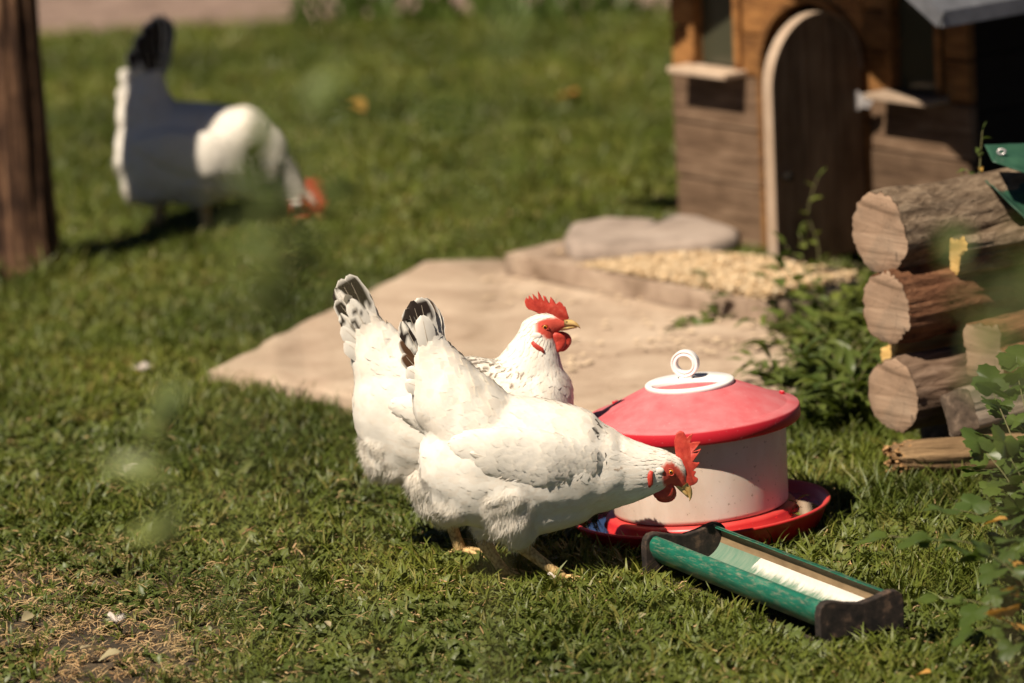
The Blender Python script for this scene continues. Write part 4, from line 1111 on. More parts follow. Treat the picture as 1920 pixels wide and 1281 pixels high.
# ================================================================== woodpile
M['bark_grey'] = wood('grey_bark', [(.34, (.035, .022, .014)), (.46, (.14, .095, .06)), (.58, (.25, .18, .12)), (.72, (.38, .29, .20))], 13, (2.0, 4.5, 4.5), bstr=1.0, bdist=.012)
M['bark_red'] = wood('red_brown_bark', [(.34, (.025, .011, .006)), (.46, (.12, .05, .024)), (.58, (.20, .09, .045)), (.72, (.32, .165, .09))], 14, (1.6, 3.6, 3.6), bstr=1.0, bdist=.010)
M['bark_brown'] = wood('stripped_log', [(.36, (.03, .018, .011)), (.47, (.12, .075, .048)), (.58, (.19, .125, .085)), (.7, (.30, .21, .15))], 10, (1.2, 7, 7), bstr=1.0, bdist=.006)
def cut_mat(name, a, b_, c):
    m, nt, N, L, B = new_mat(name)
    f = tex(nt, 10, (1, .35, 3.2), detail=7, dist=.8); g_ = tex(nt, 9, detail=4); cr = tex(nt, 5, (1, 2.5, 1), detail=2, dist=1.2, off=(3, 1, 2))
    w_ = N.new('ShaderNodeTexWave'); w_.wave_type = 'RINGS'; w_.rings_direction = 'X'; w_.inputs['Scale'].default_value = 62; w_.inputs['Distortion'].default_value = 2.5; w_.inputs['Detail'].default_value = 3; w_.inputs['Detail Scale'].default_value = 2
    tc_ = N.new('ShaderNodeTexCoord'); L.new(tc_.outputs['Object'], w_.inputs[0])
    av = N.new('ShaderNodeMath'); av.operation = 'MULTIPLY_ADD'; av.inputs[1].default_value = .09; L.new(w_.outputs['Fac'], av.inputs[0])
    sb = N.new('ShaderNodeMath'); sb.operation = 'SUBTRACT'; sb.inputs[1].default_value = .045; L.new(f, sb.inputs[0]); L.new(sb.outputs[0], av.inputs[2])
    col = ramp(nt, av.outputs[0], [(.3, a), (.5, b_), (.72, c)])
    ab = N.new('ShaderNodeMath'); ab.operation = 'SUBTRACT'; ab.inputs[1].default_value = .5; L.new(cr, ab.inputs[0])
    a2 = N.new('ShaderNodeMath'); a2.operation = 'ABSOLUTE'; L.new(ab.outputs[0], a2.inputs[0])
    lt = N.new('ShaderNodeMath'); lt.operation = 'LESS_THAN'; lt.inputs[1].default_value = .004; L.new(a2.outputs[0], lt.inputs[0])
    lh = N.new('ShaderNodeMath'); lh.operation = 'MULTIPLY'; lh.inputs[1].default_value = .55; L.new(lt.outputs[0], lh.inputs[0])
    c2 = mixc(nt, lh.outputs[0], col, (.05, .032, .02))
    st = N.new('ShaderNodeMapRange'); st.inputs[1].default_value = .5; st.inputs[2].default_value = .75; st.inputs[4].default_value = .6; L.new(g_, st.inputs[0])
    L.new(mixc(nt, st.outputs[0], c2, (.13, .105, .075)), B.inputs['Base Color']); B.inputs['Roughness'].default_value = .9
    bump(nt, B, f, .7, .005); return m
M['cut_pale'] = cut_mat('pale_cut_wood', (.13, .078, .045), (.27, .175, .112), (.40, .28, .19))
M['cut_dark'] = noisy('dark_end_grain', [(.3, (.04, .028, .02)), (.6, (.12, .085, .06)), (.8, (.26, .19, .14))], 60, .9, bstr=.8, bdist=.004)
M['cut_fresh'] = noisy('fresh_cut_wood', [(.25, (.42, .25, .07)), (.5, (.60, .38, .13)), (.75, (.68, .47, .2))], 14, .8, (1, 1, 4), .4, .003)
M['timber'] = wood('weathered_timber', [(.25, (.14, .10, .075)), (.5, (.32, .245, .185)), (.75, (.46, .37, .29))], 9, (.8, 10, 10), bstr=.9, bdist=.004)
def log(label, c, r, length, d, bark, cut, shape=None, seed=0.0, rot=0.0, rough=.010, name='log', tilt=0.0):
    """c: centre of the cut end; d: ground direction away from it; shape(t) gives the outline radius factor"""
    o = empty(name, c, math.atan2(d[1], d[0])); o.rotation_euler = (0, R(-tilt), o.rotation_euler.z)
    tag(o, label, 'log' if name == 'log' else name.replace('_', ' '), 'stacked firewood')
    n = 72; rows = 44; mb = MB(); shape = shape or (lambda t: 1.0)
    def rad(t, x):
        return r * shape(t + rot) * (1 + .11 * noise.noise(Vector((math.cos(t) * 1.3, math.sin(t) * 1.3, x * 2 + seed)))) - rough * .45 * max(0, .22 - abs(noise.noise(Vector((math.cos(t) * 4, math.sin(t) * 4, x * 2.5 + seed * 2))))) * 4 + rough * .6 * noise.noise(Vector((math.cos(t) * 5, math.sin(t) * 5, x * 9 + seed))) + rough * .15 * noise.noise(Vector((math.cos(t) * 14, math.sin(t) * 14, x * 30 + seed)))
    for i in range(rows):
        x = length * i / (rows - 1)
        for j in range(n):
            t = 2 * math.pi * j / n; q = rad(t, x); mb.v.append((x, q * math.cos(t), q * math.sin(t)))
    for i in range(rows - 1):
        for j in range(n): mb.f.append((i * n + j, (i + 1) * n + j, (i + 1) * n + (j + 1) % n, i * n + (j + 1) % n)); mb.m.append(0)
    mb.build('bark' if bark in (M['bark_grey'], M['bark_red'], M['bark_brown']) else 'shaft', bark, o)
    for x, sgn in ((0.0, -1), (length, 1)):
        e = MB(); k = 7; vs = []
        for q in range(k):
            f = 1 - q / (k - 1)
            for j in range(n):
                t = 2 * math.pi * j / n; rr = rad(t, x) * f * (.985 if q == 0 else 1)
                vs.append((x + sgn * (.003 * (q > 0) + .0025 * noise.noise(Vector((rr * math.cos(t) * 30, rr * math.sin(t) * 30, seed)))), rr * math.cos(t), rr * math.sin(t)))
        e.add(vs, [(i * n + j, i * n + (j + 1) % n, (i + 1) * n + (j + 1) % n, (i + 1) * n + j) for i in range(k - 1) for j in range(n)])
        e.build('cut_end', cut, o)
    return o
sq = lambda t: min(1.0 / max(abs(math.cos(t)), 1e-3), 1.0 / max(abs(math.sin(t)), 1e-3), 1.30)
wedge = lambda t: min(1.25, .62 / max(.3, abs(math.cos(t * 1.5))))
dL = (.80, .60)
log('thick grey log with saw-scored end on top of the woodpile', P(1648, 437, 10.50), .080, .62, dL, M['bark_grey'], M['cut_pale'], seed=1.0)
log('red-brown barked log, second from the top of the woodpile', P(1662, 578, 10.46), .070, .62, dL, M['bark_red'], M['cut_pale'], seed=5.0, rough=.014)
log('round brown log with smooth pale cut end low in the woodpile', P(1676, 742, 10.44), .072, .50, dL, M['bark_brown'], M['cut_pale'], seed=9.0, rough=.008)
log('split log with fresh yellow end wedged between the two top logs', P(1790, 470, 10.50), .036, .45, (.86, .5), M['bark_grey'], M['cut_fresh'], shape=wedge, rot=.5, seed=12.0)
log('split orange log lying between the red-barked log and the brown log', P(1672, 668, 10.58), .036, .36, (.92, .4), M['cut_fresh'], M['cut_fresh'], shape=wedge, rot=1.2, seed=15.0)
log('squared barked log with pale green-grey sawn face beside the brown log', P(1845, 660, 10.42), .052, .40, (.78, .62), M['bark_red'], M['cut_pale'], shape=sq, rot=.1, seed=19.0, rough=.012)
log('weathered squared timber with cracked grey top lying on the rotten branch', P(1800, 772, 10.34), .040, .50, (.72, .69), M['timber'], M['cut_dark'], shape=sq, rot=.35, seed=23.0, rough=.003, name='timber')
# rotten branch with a crumbled end
rb = P(1672, 858, 10.30)
o = empty('rotten_branch', (rb.x, rb.y, rb.z), R(2)); tag(o, 'brown rotten branch with crumbled end at the foot of the woodpile', 'branch', 'stacked firewood')
mb = MB(); n = 36; rows = 50
for i in range(rows):
    x = .46 * i / (rows - 1)
    for j in range(n):
        t = 2 * math.pi * j / n
        fr = max(0, 1 - x / .07)
        q = .031 * (1 - .45 * fr ** 2) + .006 * noise.noise(Vector((math.cos(t) * 2, math.sin(t) * 2, x * 4))) + .004 * noise.noise(Vector((math.cos(t) * 9, math.sin(t) * 9, x * 6))) + .012 * fr * noise.noise(Vector((math.cos(t) * 8, math.sin(t) * 8, x * 70)))
        mb.v.append((x + fr * .014 * noise.noise(Vector((math.cos(t) * 6, math.sin(t) * 6, 3.3))), q * math.cos(t), q * math.sin(t) * 1.05))
for i in range(rows - 1):
    for j in range(n): mb.f.append((i * n + j, (i + 1) * n + j, (i + 1) * n + (j + 1) % n, i * n + (j + 1) % n)); mb.m.append(0)
mb.f.append(tuple(range(n - 1, -1, -1))); mb.m.append(0)
M['rotten'] = wood('rotten_wood', [(.25, (.05, .03, .015)), (.5, (.16, .10, .05)), (.75, (.32, .21, .11))], 12, (1, 10, 10), bstr=1.0, bdist=.006)
mb.build('shaft', M['rotten'], o)
cr = MB(); rng = random.Random(5)
for _ in range(120):
    t = rng.uniform(0, 6.28); x = rng.uniform(-.012, .055); q = rng.uniform(.008, .030)
    c = Vector((x, q * math.cos(t), q * math.sin(t))); s_ = rng.uniform(.002, .006)
    cr.box(c, (s_ * 2.5, s_, s_), Matrix.Rotation(rng.uniform(0, 3), 3, 'X') @ Matrix.Rotation(rng.gauss(0, .6), 3, 'Z'), j=.001)
q = cr.build('crumbled_end', noisy('crumbled_wood', [(.3, (.16, .08, .03)), (.7, (.42, .25, .11))], 80, .9), o, smooth=False); q['kind'] = 'stuff'
log('dark barked log filling the gap behind the split yellow log', P(1835, 560, 10.62), .060, .40, (.86, .5), M['bark_brown'], M['cut_dark'], seed=41.0)
log('dark barked log filling the gap behind the squared log', P(1800, 690, 10.66), .058, .40, (.86, .5), M['bark_brown'], M['cut_dark'], seed=45.0)
# supports under the pile
log('half-hidden bark log under the timber at the ground', P(1830, 905, 10.42), .045, .4, (.9, .43), M['bark_red'], M['cut_dark'], seed=31.0)
log('dark log on the ground below the brown log', G(1740, 832, .045) + Vector((.02, .10, 0)), .046, .45, (.85, .52), M['bark_brown'], M['cut_dark'], seed=35.0)

# green tarpaulin over the right of the pile
M['tarp'] = noisy('green_tarpaulin', [(.3, (.014, .05, .030)), (.7, (.028, .080, .048))], 30, .45, bstr=.2, bdist=.002, spec=.4)
tp = empty('tarpaulin', (P(1950, 400, 10.6).x, 10.6, 0)); tag(tp, 'dark green tarpaulin with metal eyelet folded over the right of the woodpile', 'tarpaulin')
def sheet(name, c00, c10, c01, c11, sd, amp):
    mb = MB(); nu, nv = 26, 14
    for j in range(nv + 1):
        for i in range(nu + 1):
            u, v = i / nu, j / nv; p = c00.lerp(c10, u).lerp(c01.lerp(c11, u), v)
            w = amp * noise.noise(Vector((u * 4, v * 2.5, sd))) + .4 * amp * noise.noise(Vector((u * 10, v * 6, sd + 4)))
            mb.v.append(tuple(p + Vector((0, -w, w * .6)) - tp.location))
    for j in range(nv):
        for i in range(nu): mb.f.append((j * (nu + 1) + i, (j + 1) * (nu + 1) + i, (j + 1) * (nu + 1) + i + 1, j * (nu + 1) + i + 1)); mb.m.append(0)
    sh = mb.build(name, M['tarp'], tp); so = sh.modifiers.new('thick', 'SOLIDIFY'); so.thickness = .002
sheet('flap', P(1846, 271, 10.62), P(2080, 262, 10.70), P(1862, 304, 10.54), P(2080, 372, 10.50), 1.0, .006)
sheet('flap', P(1836, 328, 10.66), P(2080, 318, 10.72), P(1866, 352, 10.56), P(2080, 580, 10.46), 7.0, .010)
ey = MB(); ring = []
for i in range(24):
    t = 2 * math.pi * i / 24
    for r_, y in ((.004, 0), (.004, -.002), (.008, -.0025), (.0095, 0)): ring.append((r_ * math.cos(t), y, r_ * math.sin(t) * .75))
ey.add(ring, [(i * 4 + j, ((i + 1) % 24) * 4 + j, ((i + 1) % 24) * 4 + j + 1, i * 4 + j + 1) for i in range(24) for j in range(3)])
pe = P(1878, 285, 10.578) - tp.location
ey.build('eyelet', M['steel'], tp, loc=pe)

# ================================================================== plants
def leaf_mesh(name, mat, kind='ovate', fold=.18, curl=.25, seed=0):
    mb = MB(); rg = random.Random(seed)
    if kind == 'ovate' or kind == 'lance':
        wd = .30 if kind == 'ovate' else .12
        n = 9
        for i in range(n + 1):
            a = i / n; w = wd * math.sin(math.pi * min(1, a ** .8)) ** .85 * (1 + (.10 * math.sin(a * 34) if kind == 'ovate' else 0)) + .004
            for u in (-1, -.5, 0, .5, 1):
                mb.v.append((a, u * w, fold * abs(u) * w * 1.5 - curl * a * a + .02 * math.sin(a * 9 + u * 2)))
        for i in range(n):
            for j in range(4): mb.f.append((i * 5 + j, i * 5 + j + 1, (i + 1) * 5 + j + 1, (i + 1) * 5 + j)); mb.m.append(0)
    else:   # three-lobed, scalloped edge
        n = 42; ringn = 4
        def rr(t):
            l = .30 + .22 * abs(math.cos(1.5 * t)) ** .7
            return l * (1 + .07 * math.cos(14 * t)) * (1 - .45 * math.exp(-((abs(t) - math.pi) / .35) ** 2))
        mb.v.append((.42, 0, 0))
        for q in range(1, ringn + 1):
            f = q / ringn
            for i in range(n):
                t = -math.pi + 2 * math.pi * i / n; r_ = rr(t) * f
                x, y = .42 + r_ * math.cos(t), r_ * math.sin(t)
                mb.v.append((x, y, fold * .5 * abs(y) - curl * (x - .3) ** 2 + .05 * f * math.sin(3 * t + seed) - .03 * f * f))
        for i in range(n): mb.f.append((0, 1 + i, 1 + (i + 1) % n)); mb.m.append(0)
        for q in range(ringn - 1):
            for i in range(n): mb.f.append((1 + q * n + i, 1 + (q + 1) * n + i, 1 + (q + 1) * n + (i + 1) % n, 1 + q * n + (i + 1) % n)); mb.m.append(0)
    return mb.mesh(name, mat)
LV = {}
M['shoot'] = leafy('young_shoot_leaf', [(.12, .155, .045), (.17, .20, .06), (.10, .14, .05)], trans=.35)
for k_, mt in (('vine', 'vine'), ('weed', 'weed'), ('shoot', 'shoot'), ('yel', 'yleaf'), ('pale', 'pleaf')):
    for kd in ('ovate', 'lance', 'lobed'):
        LV[k_, kd] = [leaf_mesh('leaf', M[mt], kd, fold=.1 + .12 * s_, curl=.1 + .2 * s_, seed=s_) for s_ in range(3)]
def orient(d, up=Vector((0, 0, 1)), roll=0.0):
    x = Vector(d).normalized(); y = up.cross(x)
    if y.length < 1e-3: y = Vector((0, 1, 0))
    y.normalize(); z = x.cross(y)
    return Matrix((x, y, z)).transposed().to_4x4() @ Matrix.Rotation(roll, 4, 'X')
def plant(name, label, cat, base, stems, mat='weed', kind='ovate', size=.03, every=.03, start=.2, rng=None, group=None, srad=.0018, spread=1.0, yel=0.0, droop=.2):
    rng = rng or random.Random(1)
    root = empty(name, base); tag(root, label, cat, group)
    for st in stems:
        pts = [Vector(p) - Vector(base) for p in st]
        # round the course of the stem
        cp = [Vector(p) for p in catmull([tuple(p) for p in pts], 5)] if len(pts) > 2 else [pts[0].lerp(pts[1], k / 6) for k in range(7)]
        m = MB(); kk = len(cp); m.tube(cp, [srad * (1.2 - .8 * i / (kk - 1)) for i in range(kk)], 6); m.build('stem', M['stem'], root)
        acc = 0; tot = sum((cp[i + 1] - cp[i]).length for i in range(kk - 1)); s0 = 0; nxt = tot * start; sd = rng.uniform(0, 6.28)
        for i in range(kk - 1):
            seg = cp[i + 1] - cp[i]
            while nxt <= s0 + seg.length:
                f = (nxt - s0) / seg.length; p = cp[i] + seg * f
                sd += 2.4 + rng.gauss(0, .3)
                d = Vector((math.cos(sd), math.sin(sd), rng.uniform(-.1, .6))) * spread + seg.normalized() * .5
                sz = size * rng.uniform(.65, 1.25) * (1 - .35 * nxt / tot)
                src = rng.choice(LV['yel' if rng.random() < yel else mat, kind])
                lf = bpy.data.objects.new('leaf', src); COL.objects.link(lf); lf.parent = root
                lf.matrix_local = Matrix.Translation(p) @ orient(d - Vector((0, 0, droop)), roll=rng.gauss(0, .35)) @ Matrix.Diagonal((sz, sz, sz, 1))
                nxt += every * rng.uniform(.7, 1.3)
            s0 += seg.length
        lf = bpy.data.objects.new('leaf', rng.choice(LV[mat, kind])); COL.objects.link(lf); lf.parent = root
        lf.matrix_local = Matrix.Translation(cp[-1]) @ orient((cp[-1] - cp[-2]).normalized() + Vector((.2, 0, -.2))) @ Matrix.Diagonal((size * .8,) * 3 + (1,))
    return root
rng = random.Random(21)
# leafy vine in front of the woodpile
def arc(a, b, lift): 
    m = (Vector(a) + Vector(b)) / 2 + Vector((0, 0, lift)); return [a, m, b]
bs = G(1975, 1160)
tips = [P(1862, 735, 9.45), P(1905, 690, 9.5), P(1850, 850, 9.35), P(1790, 955, 9.2), P(1895, 860, 9.3), P(1910, 960, 9.2)]
plant('leafy_vine', 'lush green vine with round scalloped leaves in front of the woodpile', 'vine', bs, [arc(bs, t, .06) for t in tips], 'vine', 'lobed', .085, .028, .25, rng, srad=.0018, yel=.06)
bs = G(1990, 1230)
tips = [P(1665, 1005, 9.05), P(1745, 1010, 9.0), P(1880, 1060, 8.95), P(1840, 1130, 8.95), P(1900, 1010, 8.9)]
plant('leafy_vine', 'trailing vine reaching over the grass beside the trough', 'vine', bs, [arc(bs, t, .07) for t in tips], 'vine', 'lobed', .075, .036, .25, rng, srad=.0016, yel=.06)
# weeds between slab, coop and woodpile
def weedstems(base, n, h, lean, rng):
    out = []
    for _ in range(n):
        a = rng.uniform(0, 6.28); l = rng.uniform(.2, 1) * lean; hh = h * rng.uniform(.6, 1.1)
        b0 = Vector(base) + Vector((rng.gauss(0, .015), rng.gauss(0, .015), 0)); out.append([b0, b0 + Vector((math.cos(a) * l * .4, math.sin(a) * l * .4, hh * .6)), b0 + Vector((math.cos(a) * l, math.sin(a) * l, hh))])
    return out
b0 = G(1528, 600)
plant('weed', 'tall thin weed with small yellowish leaves against the open coop door', 'weed', b0, [[b0, P(1535, 470, b0.y), P(1515, 400, b0.y), P(1532, 335, b0.y)], [b0, P(1510, 520, b0.y), P(1500, 440, b0.y)]], 'weed', 'ovate', .040, .028, .4, rng, yel=.12)
b0 = G(1560, 640)
plant('weed', 'bushy green weed growing between the coop door and the logs', 'weed', b0, weedstems(b0, 7, .20, .13, rng), 'weed', 'ovate', .055, .030, .2, rng)
b0 = G(1345, 598, ZS)
plant('weed', 'low creeping weed spreading over the right corner of the stone slab', 'weed', b0, [[b0, P(1300, 600, b0.y - .03), P(1255, 628, b0.y - .12)], [b0, P(1340, 570, b0.y), P(1330, 548, b0.y)], [b0, P(1400, 585, b0.y), P(1440, 560, b0.y)], [b0, P(1370, 620, b0.y - .05), P(1335, 640, b0.y - .15)], [b0, P(1400, 610, b0.y), P(1460, 600, b0.y)]], 'weed', 'ovate', .042, .018, .1, rng, droop=.0)
b0 = G(1465, 600)
plant('weed', 'dark leafy weed at the foot of the coop step', 'weed', b0, weedstems(b0, 6, .09, .13, rng), 'weed', 'ovate', .045, .022, .1, rng)
b0 = G(1585, 720)
plant('weed', 'spreading weed with long narrow leaves beside the brown log', 'weed', b0, weedstems(b0, 9, .13, .14, rng), 'weed', 'lance', .10, .026, .1, rng)
b0 = G(1545, 740)
plant('weed', 'low dark weed behind the lid of the drinker', 'weed', b0, weedstems(b0, 8, .09, .14, rng), 'weed', 'ovate', .045, .022, .1, rng)
b0 = G(1500, 670)
plant('weed', 'tufted weed with narrow leaves at the right end of the slab', 'weed', b0, weedstems(b0, 8, .11, .14, rng), 'weed', 'lance', .09, .026, .1, rng)
b0 = P(1832, 345, 10.75)
plant('weed', 'thin yellowish sprig poking up between top log and tarpaulin', 'weed', Vector((b0.x, b0.y, b0.z - .05)), [[Vector((b0.x, b0.y, b0.z - .05)), P(1838, 300, 10.75), P(1842, 245, 10.75)], [Vector((b0.x, b0.y, b0.z - .05)), P(1815, 320, 10.75), P(1800, 335, 10.75)]], 'weed', 'ovate', .026, .018, .3, rng, yel=.25)
b0 = G(1478, 1000)
plant('weed', 'small toothed weed growing against the rim of the drinker tray', 'weed', b0, [[b0, P(1480, 970, b0.y), P(1495, 940, b0.y)], [b0, P(1455, 985, b0.y), P(1440, 1000, b0.y)]], 'weed', 'ovate', .030, .012, .2, rng)
for (x, y, n_, h_, kd, sz, lab) in ((1600, 800, 12, .12, 'lance', .10, 'grassy weed under the cut end of the brown log'), (1525, 800, 10, .08, 'ovate', .04, 'short leafy weed at the right side of the drinker lid'), (1620, 655, 7, .17, 'ovate', .05, 'nettle-like weed beside the red-barked log'), (1440, 645, 9, .07, 'ovate', .036, 'small weed on the right edge of the slab'), (1480, 745, 12, .09, 'lance', .08, 'narrow-leaved weed behind the drinker beside the slab')):
    b0 = G(x, y); plant('weed', lab, 'weed', b0, weedstems(b0, n_, h_, .13, rng), 'weed', kd, sz, .02, .1, rng)
bs = G(2010, 1020)
tips = [P(1880, 770, 9.7), P(1915, 830, 9.6), P(1870, 905, 9.55), P(1900, 930, 9.6), P(1840, 880, 9.6)]
plant('leafy_vine', 'vine climbing over the squared timber at the woodpile edge', 'vine', bs, [arc(bs, t, .05) for t in tips], 'vine', 'lobed', .07, .03, .25, rng, srad=.0016)
bs = G(2000, 1290)
tips = [P(1760, 1120, 8.85), P(1830, 1180, 8.8), P(1890, 1110, 8.75), P(1905, 1200, 8.75), P(1860, 1040, 8.85)]
plant('leafy_vine', 'low vine shoots spreading across the turf past the trough end', 'vine', bs, [arc(bs, t, .05) for t in tips], 'vine', 'lobed', .062, .034, .25, rng, srad=.0016, yel=.05)
# shoots of the hedge the view looks through: tall stems close to the viewer, far out of focus
def shoot(label, px, py, Y, n, size, mat='vine', spread=.05, seed=0, hx=0.0):
    rg = random.Random(seed); t = P(px, py, Y); b = Vector((t.x + hx, Y + .05, 0)); st = []
    for q in range(n):
        e = t + Vector((rg.uniform(-1, 1) * spread, rg.uniform(-.1, .1), rg.uniform(-1, 1) * spread)); st.append([b, b.lerp(t, .85) + Vector((0, 0, -.05)), e])
    plant('hedge_shoot', label, 'shoot', b, st, mat, 'ovate', size, .024, .90, rg, 'hedge shoots close to the viewer', srad=.0012)
shoot('blurred upright shoot hanging over the lawn left of the hens', 303, 800, 5.6, 2, .075, 'shoot', .015, 3)
shoot('blurred shoot across the breast of the far pecking hen', 525, 275, 5.4, 4, .080, 'shoot', .035, 4, -.01)
shoot('blurred shoot over the lawn between far hen and slab', 420, 560, 3.6, 2, .030, 'shoot', .03, 5, -.03)
shoot('blurred dark shoot over the top of the lawn', 880, 100, 4.4, 2, .050, 'vine', .05, 6)
shoot('blurred shoot above the far hen towards the gravel path', 640, 60, 4.0, 2, .045, 'vine', .05, 7)
shoot('blurred green shoot in front of the top logs', 1850, 450, 5.0, 2, .055, 'shoot', .04, 8, .03)
shoot('blurred green shoot before the tarpaulin and barked log', 1905, 400, 4.2, 2, .048, 'shoot', .04, 9, .03)
# taller grass clumps along the gravel path
blade_src = leaf_mesh('blade', M['vine'], 'lance', .1, .35, 2)
for i, (x, y, n, h_) in enumerate(((600, 55, 26, .16), (700, 48, 30, .18), (800, 52, 30, .16), (950, 42, 34, .20), (1010, 50, 22, .14), (1090, 40, 26, .16), (1170, 35, 18, .12))):
    b0 = G(x, y); o = empty('grass_clump', b0); tag(o, 'dark tall grass clump along the edge of the gravel path', 'grass clump', 'grass clumps along the path')
    for q in range(n):
        l = bpy.data.objects.new('blade', blade_src); COL.objects.link(l); l.parent = o; a = rng.uniform(0, 6.28); s_ = h_ * rng.uniform(.6, 1.1)
        l.matrix_local = Matrix.Translation((rng.gauss(0, .05), rng.gauss(0, .04), 0)) @ orient((math.cos(a) * .5, math.sin(a) * .5, 1), up=Vector((math.cos(a + 1.5), math.sin(a + 1.5), 0))) @ Matrix.Diagonal((s_, s_ * .6, s_, 1))

# ================================================================== loose feathers and fallen leaves on the lawn
for i, (x, y, lab, s_) in enumerate(((222, 1192, 'fluffy white feather lying on bare turf near a pale fallen leaf', .042), (268, 716, 'pale feather lying in the grass left of the stone slab', .05), (236, 905, 'small greyish feather in the grass under the blurred shoot', .026), (1040, 1110, 'tiny white feather tip in the grass by the foot of the leaning hen', .015))):
    p = G(x, y); o = empty('loose_feather', (p.x, p.y, .022), rng.uniform(0, 3)); tag(o, lab, 'feather', 'feathers lost on the lawn')
    q = big_feather((0, 0, 0), (s_, 0, .004), Vector((0, 0, 1)), s_ * .30, lambda a, u: (.50, .46, .43), bend=.15, nl=8, nw=4); q.build('vane', M['feather'], o)
    fz = MB()
    for _ in range(150):
        a = rng.uniform(-2.6, 2.6); l = s_ * rng.uniform(.3, .6); d = Vector((-math.cos(a) * .4 + .1, math.sin(a), rng.uniform(.1, .7))).normalized() * l; s2 = Vector((-d.y, d.x, 0)).normalized() * .0004; b0 = Vector((s_ * rng.uniform(0, .4), 0, .002))
        fz.add([b0 - s2, b0 + s2, b0 + d], [(0, 1, 2)], (.74, .70, .66)); fz.uv += [(.5, .5)] * 3
    f = fz.build('down', M['feather'], o); f['kind'] = 'stuff'
for x, y, k_, s_, lab in ((150, 1216, 'pale', .045, 'dry pale leaf lying on the turf beside the white feather'), (228, 1222, 'pale', .04, 'pale green fallen leaf below the white feather'), (1745, 1262, 'yel', .03, 'small orange fallen leaf on the turf past the trough'), (1890, 975, 'yel', .045, 'yellowed leaf caught among the vine stems'), (1080, 175, 'yel', .07, 'tan fallen leaf far back on the lawn'), (660, 190, 'yel', .07, 'yellow fallen leaf far back behind the pecking hen'), (610, 1165, 'pale', .02, 'small crumpled dry leaf in the turf before the hens'), (60, 1150, 'pale', .03, 'dull green fallen leaf at the bare turf patch'), (1210, 1150, 'pale', .018, 'tiny dry leaf in the grass below the trough')):
    p = G(x, y, .018 if y > 300 else .04)
    if 'vine' in lab: p = P(x, y, 9.1)
    l = bpy.data.objects.new('fallen_leaf', LV[k_, 'ovate'][1]); COL.objects.link(l)
    l.matrix_world = Matrix.Translation(p) @ Matrix.Rotation(rng.uniform(0, 6), 4, 'Z') @ Matrix.Rotation(rng.gauss(0, .3), 4, 'X') @ Matrix.Diagonal((s_, s_, s_, 1)); tag(l, lab, 'leaf', 'fallen leaves')

